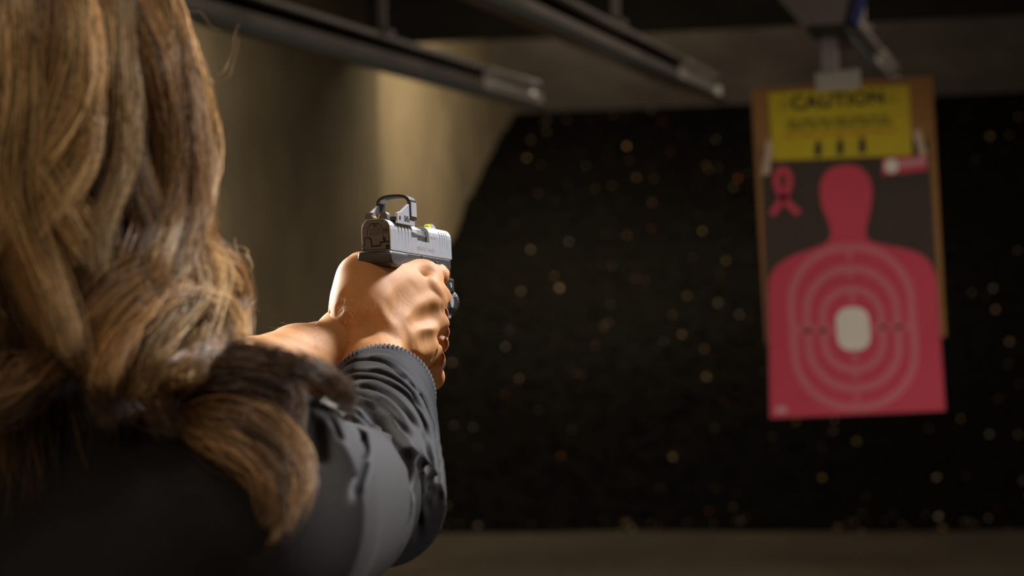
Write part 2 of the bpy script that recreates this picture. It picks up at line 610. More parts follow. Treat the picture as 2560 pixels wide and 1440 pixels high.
pt = board_thing('paper_target')
TLp, TRp, BRp, BLp = (1902, 375), (2322, 352), (2365, 1028), (1925, 1047)
sheet('sheet', [tl(*BLp), tl(*BRp), tl(*TRp), tl(*TLp)], 0.001, 0.0008, 'print_dark', pt)
# body and head printed in pink
sil = [(1925, 1045), (1923, 860), (1921, 720), (1926, 690), (1945, 662), (1985, 638), (2035, 620), (2066, 606), (2077, 585), (2070, 552), (2055, 515),
       (2050, 480), (2054, 450), (2072, 424), (2100, 414), (2130, 412), (2155, 422), (2174, 445), (2180, 478), (2178, 512), (2170, 550), (2165, 580), (2172, 600),
       (2210, 612), (2265, 622), (2310, 640), (2331, 668), (2342, 705), (2350, 830), (2363, 1026)]
sheet('silhouette', [tl(*q) for q in spl(sil[1:-1], 4)] + [tl(*sil[-1]), tl(*sil[0])], 0.002, 0.0004, 'print_pink', pt)


def stadium(cxp, cyp, w, h, r):
    c = tl(cxp, cyp)
    sc = (tl(cxp + 100, cyp)[0] - c[0]) / 100
    sk = math.radians(-1.0)
    out = []
    for x, y in rrect(0, 0, w * sc, h * sc, r * sc, 14):
        out.append((c[0] + x - y * 0.016, c[1] + y))
    return out


for (cyp, w, h, r, t, cxp) in ((818, 322, 424, 150, 20, 2132), (821, 246, 322, 118, 20, 2132), (823, 166, 222, 80, 19, 2132)):
    frame_poly('score_ring', stadium(cxp, cyp, w, h, r), stadium(cxp, cyp, w - 2 * t, h - 2 * t, max(20, r - t)), 0.0026, 0.0003, 'print_ring', pt)
sheet('centre_patch', stadium(2133, 822, 84, 110, 34), 0.0026, 0.0004, 'print_white', pt)


def board_text(body, px, py, size_px, m, parent, d, bold=0.0, name='lettering', spacing=1.0):
    me = text_mesh(body, size_px / F * TY, bold, 0.0002, spacing)
    o = link(name, me, parent, m)
    u, w = tl(px, py)
    o.location = (u, -d, w)
    o.rotation_euler = (math.pi / 2, 0, 0)
    return o


for px, py, s in ((2123, 643, '7'), (2126, 695, '8'), (2130, 747, '9'), (2137, 895, '9'), (2139, 948, '8'), (2142, 999, '7'),
                  (1999, 827, '7'), (2037, 826, '8'), (2075, 825, '9'), (2192, 820, '9'), (2233, 818, '8'), (2270, 816, '7')):
    board_text(s, px, py, 30, 'print_ring', pt, 0.0029, 0.0022, 'ring_number')
for x0, x1, y in ((2010, 2086, 826), (2178, 2262, 818)):
    sheet('cross_line', [tl(x0, y + 5), tl(x1, y + 3), tl(x1, y - 5), tl(x0, y - 3)], 0.0026, 0.0003, 'print_ring', pt)
# awareness ribbon printed top left
rib_l = [(1922, 538), (1940, 541), (1966, 500), (1982, 470), (1984, 440), (1972, 420), (1955, 416), (1940, 420), (1930, 438), (1932, 468), (1948, 500), (1985, 541), (2007, 530),
         (1980, 492), (1960, 462), (1952, 446), (1955, 436), (1963, 444), (1962, 458), (1952, 480)]


def strip(name, pts, w, d, m, parent):
    P = [np.array(tl(*q)) for q in pts]
    sc = F / TY
    L, Rr = [], []
    for i, p in enumerate(P):
        t = P[min(i + 1, len(P) - 1)] - P[max(i - 1, 0)]
        t = t / np.linalg.norm(t)
        nrm = np.array([-t[1], t[0]]) * (w[i] if isinstance(w, (list, tuple)) else w) / 2 / sc
        L.append(p + nrm)
        Rr.append(p - nrm)
    v = []
    for y in (-d - 0.0003, -d):
        v += [(q[0], y, q[1]) for q in L] + [(q[0], y, q[1]) for q in Rr]
    n = len(P)
    f = []
    for i in range(n - 1):
        f.append((i, i + 1, n + i + 1, n + i))
        f.append((2 * n + i, 3 * n + i, 3 * n + i + 1, 2 * n + i + 1))
        f.append((i, 2 * n + i, 2 * n + i + 1, i + 1))
        f.append((n + i, n + i + 1, 3 * n + i + 1, 3 * n + i))
    bm2 = bmesh.new()
    me = pyd(name, v, f)
    bm2.from_mesh(me)
    bpy.data.meshes.remove(me)
    return link(name, bm_mesh(bm2, name), parent, m)


strip('ribbon_print', spl([(1929, 537), (1949, 508), (1965, 482), (1974, 455), (1969, 433), (1957, 424), (1945, 433), (1942, 455), (1950, 480), (1968, 506), (1998, 534)]), 17, 0.0026, 'print_pink', pt)
lb = sheet('corner_badge', [tl(*q) for q in [(2206, 438), (2318, 426), (2318, 388), (2206, 396)]], 0.0022, 0.0003, 'print_pink', pt)
lb2 = sheet('badge_dot', [tl(2229 + 18 * math.cos(a), 415 + 18 * math.sin(a)) for a in np.linspace(0, 2 * math.pi, 20, endpoint=False)][::-1], 0.0028, 0.0003, 'print_white', pt)
sheet('badge_bar', [tl(*q) for q in [(2244, 418), (2316, 410), (2315, 395), (2244, 402)]], 0.0028, 0.0003, 'print_blush', pt)
sheet('corner_mark', [tl(*q) for q in [(1939, 1034), (1968, 1033), (1967, 1014), (1939, 1016)]], 0.0028, 0.0003, 'print_blush', pt)
tag(pt, 'paper target with pink head-and-shoulders silhouette and pale scoring rings', 'target')

sg = board_thing('caution_sign')
sheet('plate', [tl(1933, 402), tl(2281, 388), tl(2272, 212), tl(1921, 232)], 0.005, 0.0015, 'sign_yellow', sg)
board_text('CAUTION', 2094, 252, 47, 'sign_black', sg, 0.0069, 0.002, 'lettering', 1.12)
for x, y in ((1963, 257), (2229, 240)):
    o = strip('warning_triangle', [(x - 11, y + 14), (x, y - 14), (x + 11, y + 14), (x - 11, y + 14)], 4, 0.0067, 'sign_olive', sg)
rr = random.Random(3)
for (xa, xb, y, h, m) in ((1968, 2230, 299, 11, 'sign_olive'), (1968, 2232, 314, 10, 'sign_olive'), (1960, 2240, 334, 9, 'sign_red')):
    x = xa
    while x < xb - 12:
        w = rr.uniform(18, 52)
        x2 = min(xb, x + w)
        ys = y - (x - 2100) * 0.055
        sheet('word', [tl(x, ys + h / 2), tl(x2, ys + h / 2 - (x2 - x) * .055), tl(x2, ys - h / 2 - (x2 - x) * .055), tl(x, ys - h / 2)], 0.0066, 0.0002, m, sg)
        x = x2 + 7
for x, y in ((2046, 370), (2101, 366), (2156, 362)):
    sheet('cartridge_print', [tl(x + a * 8.5, y + b * 21) for a, b in ((-1, 1), (1, 1), (1, -.25), (.75, -.6), (.35, -.9), (0, -1), (-.35, -.9), (-.75, -.6), (-1, -.25))], 0.0066, 0.0003, 'sign_black', sg)
tag(sg, 'yellow caution sign fixed over the top of the pink target', 'sign')

cl = board_thing('target_clamp')
sheet('jaw', rrect(*tl(2094, 201), 0.112, 0.047, 0.008), 0.009, 0.008, 'clamp_metal', cl, 0.003)
sheet('rear_jaw', rrect(*tl(2094, 201), 0.106, 0.044, 0.008), -0.012, 0.005, 'clamp_metal', cl)
tag(cl, 'pale grey clamp gripping the top edge of the cardboard', 'clamp')
for nm, q, lab in (('masking_tape', [(1904, 438), (1924, 436), (1934, 348), (1916, 350)], 'strip of pale tape on the left edge of the pink target'),
                   ('masking_tape', [(2300, 392), (2318, 388), (2300, 322), (2284, 326)], 'slanted strip of pale tape right of the caution sign')):
    tp = board_thing(nm)
    sheet('strip', [tl(*p) for p in q], 0.0032, 0.0004, 'tape_clear', tp)
    tag(tp, lab, 'tape', 'tape strips on the target')


# ------------------------------------------------------------------ pistol (modelled in mm; x right, y muzzle, z up, origin at the slide's rear bottom)
def gun_axes():
    y, p, r = 0.2714, -0.0362, -0.0549
    fwd = np.array([math.sin(y) * math.cos(p), math.sin(p), math.cos(y) * math.cos(p)])
    r0 = np.array([math.cos(y), 0, -math.sin(y)])
    u0 = np.cross(fwd, r0)
    return r0 * math.cos(r) - u0 * math.sin(r), fwd, u0 * math.cos(r) + r0 * math.sin(r)


GX, GYa, GZ = gun_axes()
GP = np.array([-0.09777, 0.02673, 1.7437])


def g2c(p):
    """pistol mm -> camera-frame metres"""
    p = np.asarray(p, float) * 0.001
    return GP + p[..., 0:1] * GX + p[..., 1:2] * GYa + p[..., 2:3] * GZ


gun = empty('pistol', (0, 0, 0))
GM = Matrix.Identity(4)
for i in range(3):
    for j, ax in enumerate((GX, GYa, GZ)):
        GM[i][j] = float(ax[0] * RT[i] + ax[1] * UP[i] + ax[2] * FW[i])
    GM[i][3] = float(cw(GP)[i])
gun.matrix_world = GM


def gp(name, bm2, m, parent=None, smooth=False):
    bmesh.ops.scale(bm2, vec=(0.001, 0.001, 0.001), verts=bm2.verts)
    return link(name, bm_mesh(bm2, name), parent or gun, m, smooth)


def gcut(bm2):
    bmesh.ops.scale(bm2, vec=(0.001, 0.001, 0.001), verts=bm2.verts)
    return bm_mesh(bm2, 'cut')


def cyl_bm(c, axis, r1, r2, depth, seg=24, bm=None):
    bm2 = bm or bmesh.new()
    rot = {0: Matrix.Rotation(math.pi / 2, 4, 'Y'), 1: Matrix.Rotation(-math.pi / 2, 4, 'X'), 2: Matrix.Identity(4)}[axis]
    bmesh.ops.create_cone(bm2, cap_ends=True, segments=seg, radius1=r1, radius2=r2, depth=depth, matrix=Matrix.Translation(c) @ rot)
    return bm2


# slide with serrations and ejection port
half = [(11.25, 0), (11.25, 15.6), (10.9, 18.3), (9.7, 20.8), (7.6, 22.5), (6.0, 23.0)]
prof = half + [(-x, z) for x, z in half[::-1]]
slide = gp('slide', prism_bm(prof, 1, 0, 150, 0.5, 2), 'slide_steel')
cuts = []
for k in range(5):
    y = 17.5 + 7.6 * k
    cuts.append(gcut(prism_bm([(y, 19.5), (y + 2.6, 19.5), (y + 1.9, 8.0), (y + 1.4, 4.0), (y + 0.9, 8.0)], 0, 9.0, 13)))
    cuts.append(gcut(prism_bm([(y, 19.5), (y + 2.6, 19.5), (y + 1.9, 8.0), (y + 1.4, 4.0), (y + 0.9, 8.0)], 0, -13, -10.2)))
for k in range(4):
    y = 119 + 6.0 * k
    cuts.append(gcut(prism_bm([(y, 20.0), (y + 1.9, 20.0), (y + 1.5, 3.0), (y + 0.9, 3.0)], 0, 9.4, 13)))
cuts.append(gcut(box_bm((-5.5, 63, 10.2), (14, 93, 26))))
cuts.append(gcut(box_bm((9.6, 50, 12.2), (14, 63.5, 15.8))))
boolean(slide, cuts)
gp('barrel_hood', prism_bm([(-5.4, 10.3), (9.4, 10.3), (10.0, 15), (8.6, 19.5), (5.5, 21.6), (-5.4, 21.6)], 1, 63.2, 81, 0.4), 'barrel_steel', slide)
gp('port_shadow', prism_bm([(-5.3, 10.4), (8.8, 10.4), (9.4, 14.5), (8.0, 18.6), (5.0, 20.4), (-5.3, 20.4)], 1, 81.1, 92.8, 0.3), 'rear_black', slide)  # dark block added in the port's front gap as its shadow
for k in range(5):
    y = 17.5 + 7.6 * k
    for x0, x1 in ((9.05, 10.5), (-10.5, -9.05)):
        gp('groove_shade', prism_bm([(y + 0.1, 19.3), (y + 2.5, 19.3), (y + 1.8, 8.1), (y + 1.4, 4.3), (y + 1.0, 8.1)], 0, x0, x1), 'lettering_groove_shade', slide)  # dark inlay on the groove floor, standing for its shade
for k in range(4):
    y = 119 + 6.0 * k
    gp('groove_shade', prism_bm([(y + 0.1, 19.8), (y + 1.8, 19.8), (y + 1.4, 3.2), (y + 1.0, 3.2)], 0, 9.45, 10.6), 'lettering_groove_shade', slide)  # front grooves get the same inlaid shade
gp('barrel', cyl_bm((0, 118, 13), 1, 6.8, 6.8, 66), 'rear_black', slide, True)
gp('extractor', box_bm((8.5, 50.4, 12.6), (10.9, 63.3, 15.4), 0.3), 'barrel_steel', slide)
gp('recoil_guide', cyl_bm((0, 150.2, 4.5), 1, 3.6, 3.6, 1.5), 'rear_plate', slide)


def gtext(body, size, loc, m, parent, bold=0.0, spacing=1.0, name='lettering'):
    me = text_mesh(body, size * 0.001, bold * 0.001, 0.00004, spacing)
    o = link(name, me, parent, m)
    o.location = [c * 0.001 for c in loc]
    o.rotation_euler = (math.pi / 2, 0, math.pi / 2)
    return o


mat('etch_grey', (0.44, 0.44, 0.46), 0.5, metal=0.6, var=0.05)
gtext('SPRINGFIELD ARMORY', 4.2, (11.28, 83, 4.6), 'etch_grey', slide, 0.03, 1.05)
gtext('HELLCAT', 3.4, (11.28, 103, 14.2), 'etch_grey', slide, 0.02)

# rear plate: pieces cut through, a black bed behind puts shade into the gaps
bed = [(x * 0.93, 0.6 + z * 0.955) for x, z in prof]
gp('gap_shade_bed', prism_bm(bed, 1, -0.25, 0.3), 'rear_black', slide)
rp = gp('rear_plate', prism_bm([(x * 0.97, 0.35 + z * 0.965) for x, z in bed], 1, -1.0, -0.2, 0.12, 1), 'rear_plate', slide)


def rz(zx, zy):
    return ((zx - 895) / 21.1, (1072 - zy) / 21.1)


def line_cut(pts, w):
    out = []
    P = [np.array(rz(*q)) for q in pts]
    for a, b2 in zip(P[:-1], P[1:]):
        t = (b2 - a) / np.linalg.norm(b2 - a)
        n = np.array([-t[1], t[0]]) * w / 2
        e = t * w * 0.45
        out.append(gcut(prism_bm([tuple(a - e + n), tuple(b2 + e + n), tuple(b2 + e - n), tuple(a - e - n)], 1, -3, 2)))
    return out


cuts = line_cut([(772, 862), (767, 760), (790, 695), (835, 655), (940, 652), (990, 690), (1015, 760), (1015, 905)], 0.42)
cuts += line_cut([(690, 972), (716, 968), (722, 870), (800, 868)], 0.5)
cuts += line_cut([(800, 872), (828, 905), (830, 1000), (968, 996), (972, 945), (1100, 940)], 1.0)
cuts += [gcut(prism_bm([rz(675, 975), rz(692, 975), rz(692, 1012), rz(675, 1012)], 1, -3, 2)),
         gcut(prism_bm([rz(670, 1035), rz(716, 1035), rz(716, 1085), rz(670, 1085)], 1, -3, 2)),
         gcut(prism_bm([rz(1056, 990), rz(1105, 990), rz(1105, 1050), rz(1056, 1050)], 1, -3, 2)),
         gcut(prism_bm([rz(1018, 872), rz(1058, 872), rz(1058, 945), rz(1018, 945)], 1, -3, 2))]
for k in range(5):
    y = 736 + 22 * k
    cuts += line_cut([(802, y + 4), (978, y - 6)], 0.22)
rc_ = rz(1060, 766)
ring = cyl_bm((rc_[0], -0.6, rc_[1]), 1, 2.05, 2.05, 4, 20)
cuts.append(gcut(ring))
boolean(rp, cuts)
rr2 = gp('pin_ring', cyl_bm((rc_[0], -0.6, rc_[1]), 1, 1.7, 1.7, 0.8, 20), 'rear_plate', slide)
boolean(rr2, [gcut(cyl_bm((rc_[0], -1, rc_[1]), 1, 0.9, 0.9, 4, 16))])
gp('index_tab', prism_bm([rz(858, 655), rz(932, 655), rz(928, 706), rz(862, 706)], 1, -1.05, -0.4), 'optic_black', slide)

# rear sight with U notch
rs = gp('rear_sight', prism_bm([(-8.5, 22.8), (8.5, 22.8), (8.5, 26.2), (7.4, 28.0), (-7.4, 28.0), (-8.5, 26.2)], 1, 1.5, 9, 0.25), 'rear_plate')
boolean(rs, [gcut(cyl_bm((0, 5, 26.4), 1, 2.3, 2.3, 20)), gcut(box_bm((-2.3, -5, 26.4), (2.3, 15, 32)))])
bm2 = bmesh.new()
n = 18
v = []
for k in range(n + 1):
    a = math.pi + math.pi * k / n
    for r in (2.5, 3.4):
        for y in (1.42, 1.6):
            v.append(bm2.verts.new((r * math.cos(a), y, 26.6 + r * math.sin(a))))
for k in range(n):
    q = 4 * k
    for a_, b_ in ((0, 1), (1, 3), (3, 2), (2, 0)):
        bm2.faces.new((v[q + a_], v[q + b_], v[q + 4 + b_], v[q + 4 + a_]))
gp('sight_ring', bm2, 'sight_tan', rs)

# front sight
fs = gp('front_sight', prism_bm([(128, 22.6), (142, 22.6), (140, 25.5), (134, 27.4), (128, 27.4)], 0, -1.9, 1.9, 0.2), 'slide_steel')
gp('light_pipe', prism_bm([(122, 22.8), (129.5, 22.8), (129.5, 26.6), (125, 27.0), (122.5, 25.8)], 0, -1.9, 1.9, 0.5), 'sight_green', fs)

# red dot optic
op = empty('optic', (0, 0, 0))
op.parent = gun
gp('base', box_bm((-11.6, 12, 22.3), (11.6, 57, 25.2), 0.6), 'optic_black', op)
gp('emitter_block', box_bm((-6.0, 14, 25.0), (6.0, 27, 27.0), 0.8), 'optic_black', op)
gus = [(13.5, 20.3), (54.5, 20.3), (54.5, 26.0), (42.5, 26.0), (42.5, 36.0), (40.5, 36.0), (24, 29.6), (13.5, 28.0)]
gp('side_plate', prism_bm(gus, 0, 10.6, 12.6, 0.35), 'optic_grey', op)
gp('side_plate', prism_bm([(y, max(z, 22.6)) for y, z in gus], 0, -12.6, -10.6, 0.35), 'optic_grey', op)


def arch(hw, z0, zs, zt, n=12):
    """outline of a hood: straight posts up to zs, a flat arch up to zt"""
    pts = [(hw, z0), (hw, zs)]
    for k in range(1, n):
        a = math.pi * k / n
        pts.append((hw * math.copysign(abs(math.cos(a)) ** 0.75, math.cos(a)), zs + (zt - zs) * math.sin(a) ** 0.8))
    return pts + [(-hw, zs), (-hw, z0)]


hood = gp('hood', prism_bm(arch(13.4, 25.0, 37.0, 44.2), 1, 43, 57, 0.4), 'optic_black', op)
boolean(hood, [gcut(prism_bm(arch(11.2, 26.2, 36.2, 42.2), 1, 35, 70))])
gp('hood_lit_side', box_bm((13.1, 44.0, 27.0), (13.75, 56.4, 37.6), 0.25), 'optic_grey', op)  # grey plate on the black hood: side light put into its colour
gp('hood_lit_side', box_bm((-13.75, 44.0, 27.0), (-13.1, 56.4, 37.6), 0.25), 'optic_grey', op)
gp('lens', prism_bm(arch(11.1, 26.3, 36.1, 42.1), 1, 50.6, 51.8), 'lens_glass', op)
gp('adjuster_screw', cyl_bm((12.7, 19, 24.6), 0, 1.5, 1.5, 0.5, 16), 'rear_black', op)
gtext('SMSc', 6.2, (12.66, 35.5, 24.4), 'lettering_groove_shade', op, 0.12)
tagp = op
op['label'] = 'low red dot optic with arched hood'

# frame
fr = empty('frame', (0, 0, 0))
fr.parent = gun
gp('rail_body', prism_bm([(-10.6, -9.5), (10.6, -9.5), (11.3, -7), (11.3, -0.8), (10.2, 0.2), (-10.2, 0.2), (-11.3, -0.8), (-11.3, -7)], 1, 3, 146, 0.5), 'frame_polymer', fr)
tg = prism_bm([(-5.4, -3.2), (-5.2, -7.0), (-2.5, -10.2), (5, -12.0), (14, -11.6), (26, -8.8), (38, -6.5), (40, -0.3), (-4.2, -0.3)], 0, -13.0, 12.7, 2.6, 4)
for vv in tg.verts:
    vv.co.x *= 1.0 - 0.085 * max(0.0, min(1.0, (vv.co.y - 8) / 26))
gp('beavertail', tg, 'frame_polymer', fr, True)
gp('dust_cover', box_bm((-10.2, 96, -14.5), (10.2, 148, -8.5), 1.2), 'frame_polymer', fr)
gb = box_bm((-12.5, 20, -92), (12.5, 58, -6), 9.0, 4)
for vv in gb.verts:
    vv.co.y += (vv.co.z + 6) * 0.12
gp('grip', gb, 'frame_polymer', fr, True)
mbm = box_bm((-12.0, 8, -100), (12.0, 50, -92), 3, 3)
gp('magazine_base', mbm, 'black_plastic', fr, True)
gp('takedown_lever', box_bm((11.0, 104, -8.2), (12.2, 111, -3.2), 0.6), 'rear_black', fr)
gp('frame_pin', box_bm((11.1, 71, -4.5), (11.7, 72.2, -0.6), 0.2), 'rear_black', fr)
# trigger guard: swept flat strap
path = spl([(54, -12), (58, -30), (70, -39), (90, -40), (101, -34), (104, -14)], 5)
bm2 = bmesh.new()
prev = None
for i, p in enumerate(path):
    t = path[min(i + 1, len(path) - 1)] - path[max(i - 1, 0)]
    t = t / np.linalg.norm(t)
    n_ = np.array([-t[1], t[0]]) * 2.0
    cur = [bm2.verts.new((x, p[0] + s * n_[0], p[1] + s * n_[1])) for x, s in ((-5, -1), (5, -1), (5, 1), (-5, 1))]
    if prev:
        for k in range(4):
            bm2.faces.new((prev[k], prev[(k + 1) % 4], cur[(k + 1) % 4], cur[k]))
    prev = cur
gp('trigger_guard', bm2, 'frame_polymer', fr)
gp('trigger', prism_bm([(70, -9), (78, -9), (76, -20), (78, -31), (75, -32), (72, -21)], 0, -3.2, 3.2, 0.6), 'black_plastic', fr)
# weapon light under the muzzle
wlg = empty('weapon_light', (0, 0, 0))
wlg.parent = gun
gp('clamp_body', box_bm((-11.5, 108, -27), (11.5, 152, -14.4), 1.4), 'black_plastic', wlg)
gp('switch_panel', box_bm((11.2, 128, -25.5), (12.6, 149, -15.5), 0.8), 'optic_black', wlg)
gp('screw', cyl_bm((12.7, 139, -20.5), 0, 2.0, 2.0, 0.8, 16), 'bright_steel', wlg)
gp('lamp_body', prism_bm([(-11, -41), (11, -41), (12.3, -38), (12.3, -29), (11, -26), (-11, -26), (-12.3, -29), (-12.3, -38)], 1, 112, 156, 0.8), 'optic_black', wlg)
gp('battery_ring', cyl_bm((12.4, 140, -33), 0, 5.0, 4.6, 1.2, 24), 'carrier_grey', wlg)
gp('bezel', cyl_bm((0, 160, -33), 1, 10.5, 11.6, 9, 28), 'optic_black', wlg)
gp('lens', cyl_bm((0, 164.2, -33), 1, 9.6, 9.6, 1.0, 28), 'barrel_steel', wlg)
gp('foot', prism_bm([(126, -41), (150, -41), (146, -46), (130, -44.5)], 0, -9, 9.5, 0.5), 'carrier_grey', wlg)
tag(gun, 'compact pistol with grey slide, red dot optic and small light, held in both hands', 'pistol')

# ------------------------------------------------------------------ distance-field modelling for the figure (camera-frame metres)
D0 = 1.7437


def cs(px, py, d):
    return np.array([(px - 1280) / F * d, (720 - py) / F * d, d])


def hp(px, py, dd):
    """hand point: photograph pixel and millimetres beyond the pistol's rear"""
    return cs(px, py, D0 + dd * 0.001)


class Field:
    def __init__(self, lo, hi, h):
        self.lo = np.array(lo, np.float32)
        self.h = h
        self.n = np.ceil((np.array(hi) - np.array(lo)) / h).astype(int) + 1
        self.d = np.full(self.n, 1.0, np.float32)
        self.ax = [self.lo[i] + h * np.arange(self.n[i], dtype=np.float32) for i in range(3)]

    def sub(self, lo, hi):
        a = np.clip(np.floor((np.array(lo) - self.lo) / self.h).astype(int), 0, self.n)
        b = np.clip(np.ceil((np.array(hi) - self.lo) / self.h).astype(int) + 1, 0, self.n)
        return tuple(slice(int(i), int(j)) for i, j in zip(a, b))

    def grid(self, s):
        return np.meshgrid(*[self.ax[i][s[i]] for i in range(3)], indexing='ij', sparse=True)

    def put(self, s, nd, k, op):
        if nd.size == 0:
            return
        c = self.d[s]
        if op == 'add':
            if k > 0:
                hh = np.clip(0.5 + 0.5 * (c - nd) / k, 0, 1)
                r = c * (1 - hh) + nd * hh - k * hh * (1 - hh)
            else:
                r = np.minimum(c, nd)
        else:
            if k > 0:
                hh = np.clip(0.5 - 0.5 * (c + nd) / k, 0, 1)
                r = c * (1 - hh) - nd * hh + k * hh * (1 - hh)
            else:
                r = np.maximum(c, -nd)
        self.d[s] = r

    def cap(self, a, b, r1, r2, k=0.006, op='add', flat=None):
        """tapered limb piece; flat=(axis vector, factor) squashes its section along a direction"""
        a, b = np.asarray(a, float), np.asarray(b, float)
        m = max(r1, r2) * 1.35 + k + 4 * self.h
        s = self.sub(np.minimum(a, b) - m, np.maximum(a, b) + m)
        x, y, z = self.grid(s)
        ab = b - a
        L2 = float(ab @ ab) + 1e-12
        px, py, pz = x - a[0], y - a[1], z - a[2]
        t = np.clip((px * ab[0] + py * ab[1] + pz * ab[2]) / L2, 0, 1)
        ex, ey, ez = px - t * ab[0], py - t * ab[1], pz - t * ab[2]
        if flat is not None:
            ax, fct = np.asarray(flat[0], float), flat[1]
            ax = ax / np.linalg.norm(ax)
            q = (ex * ax[0] + ey * ax[1] + ez * ax[2]) * (1 / fct - 1)
            ex, ey, ez = ex + q * ax[0], ey + q * ax[1], ez + q * ax[2]
        nd = np.sqrt(ex * ex + ey * ey + ez * ez) - (r1 + (r2 - r1) * t)
        self.put(s, nd.astype(np.float32), k, op)

    def chain(self, pts, rad, k=0.006, flat=None):
        for i in range(len(pts) - 1):
            self.cap(pts[i], pts[i + 1], rad[i], rad[i + 1], k if i == 0 else min(k, 0.006), 'add', flat)

    def ell(self, c, r, k=0.01, op='add', R=None):
        c, r = np.asarray(c, float), np.asarray(r, float)
        m = float(r.max()) + k + 4 * self.h
        s = self.sub(c - m, c + m)
        x, y, z = self.grid(s)
        x, y, z = x - c[0], y - c[1], z - c[2]
        if R is not None:
            x, y, z = (R[0, 0] * x + R[1, 0] * y + R[2, 0] * z, R[0, 1] * x + R[1, 1] * y + R[2, 1] * z, R[0, 2] * x + R[1, 2] * y + R[2, 2] * z)
        k0 = np.sqrt((x / r[0]) ** 2 + (y / r[1]) ** 2 + (z / r[2]) ** 2)
        k1 = np.sqrt((x / r[0] ** 2) ** 2 + (y / r[1] ** 2) ** 2 + (z / r[2] ** 2) ** 2) + 1e-9
        self.put(s, (k0 * (k0 - 1) / k1).astype(np.float32), k, op)

    def mesh(self):
        d = self.d
        n = self.n
        ins = d < 0
        m = np.zeros(tuple(n - 1), np.int8)
        for i in (0, 1):
            for j in (0, 1):
                for l in (0, 1):
                    m += ins[i:n[0] - 1 + i, j:n[1] - 1 + j, l:n[2] - 1 + l]
        cells = np.argwhere((m > 0) & (m < 8))
        vid = np.full(tuple(n - 1), -1, np.int32)
        vid[cells[:, 0], cells[:, 1], cells[:, 2]] = np.arange(len(cells))
        acc = np.zeros((len(cells), 3), np.float32)
        cnt = np.zeros(len(cells), np.float32)
        corner = [(i, j, l) for i in (0, 1) for j in (0, 1) for l in (0, 1)]
        val = {c: d[cells[:, 0] + c[0], cells[:, 1] + c[1], cells[:, 2] + c[2]] for c in corner}
        for c in corner:
            for axis in range(3):
                if c[axis] == 0:
                    e = list(c)
                    e[axis] = 1
                    e = tuple(e)
                    a, b = val[c], val[e]
                    cr = (a < 0) != (b < 0)
                    t = np.where(cr, a / np.where(cr, a - b, 1), 0)
                    p = np.tile(np.array(c, np.float32), (len(cells), 1))
                    p[:, axis] = t
                    acc += p * cr[:, None]
                    cnt += cr
        v = self.lo + self.h * (cells + acc / cnt[:, None])
        faces = []
        for axis in range(3):
            o1, o2 = (axis + 1) % 3, (axis + 2) % 3
            sl0 = [slice(None)] * 3
            sl1 = [slice(None)] * 3
            sl0[axis] = slice(0, n[axis] - 1)
            sl1[axis] = slice(1, n[axis])
            ch = ins[tuple(sl0)] != ins[tuple(sl1)]
            e = np.argwhere(ch)
            ok = (e[:, o1] > 0) & (e[:, o1] < n[o1] - 1) & (e[:, o2] > 0) & (e[:, o2] < n[o2] - 1)
            e = e[ok]
            q = []
            for a, b in ((-1, -1), (0, -1), (0, 0), (-1, 0)):
                cc = e.copy()
                cc[:, o1] += a
                cc[:, o2] += b
                q.append(vid[cc[:, 0], cc[:, 1], cc[:, 2]])
            q = np.stack(q, 1)
            fl = ins[e[:, 0], e[:, 1], e[:, 2]]
            q[~fl] = q[~fl][:, ::-1]
            faces.append(q)
        return v, np.vstack(faces)


def unit(a):
    return a / np.linalg.norm(a)


def tri(fld, p):
    """field value between the grid points"""
    q = (p - fld.lo) / fld.h
    q = np.clip(q, 0, fld.n - 1.001)
    i = q.astype(int)
    t = q - i
    out = 0
    for a in (0, 1):
        for b in (0, 1):
            for c in (0, 1):
                w = (t[:, 0] if a else 1 - t[:, 0]) * (t[:, 1] if b else 1 - t[:, 1]) * (t[:, 2] if c else 1 - t[:, 2])
                out = out + w * fld.d[i[:, 0] + a, i[:, 1] + b, i[:, 2] + c]
    return out


def surf(px, py, fld, step=0.0008, d1=1.90):
    """first hit on a modelled surface along a line of sight: used to lay creases, ridges and hair on it"""
    d = np.arange(max(0.9, float(fld.lo[2]) + 0.004), min(d1, float(fld.lo[2] + fld.h * (fld.n[2] - 2))), step)
    p = np.stack([(px - 1280) / F * d, (720 - py) / F * d, d], 1)
    v = tri(fld, p)
    h_ = np.nonzero(v < 0)[0]
    if len(h_) == 0 or h_[0] == 0:
        return None
    k = h_[0]
    f_ = v[k - 1] / (v[k - 1] - v[k])
    return p[k - 1] + (p[k] - p[k - 1]) * f_


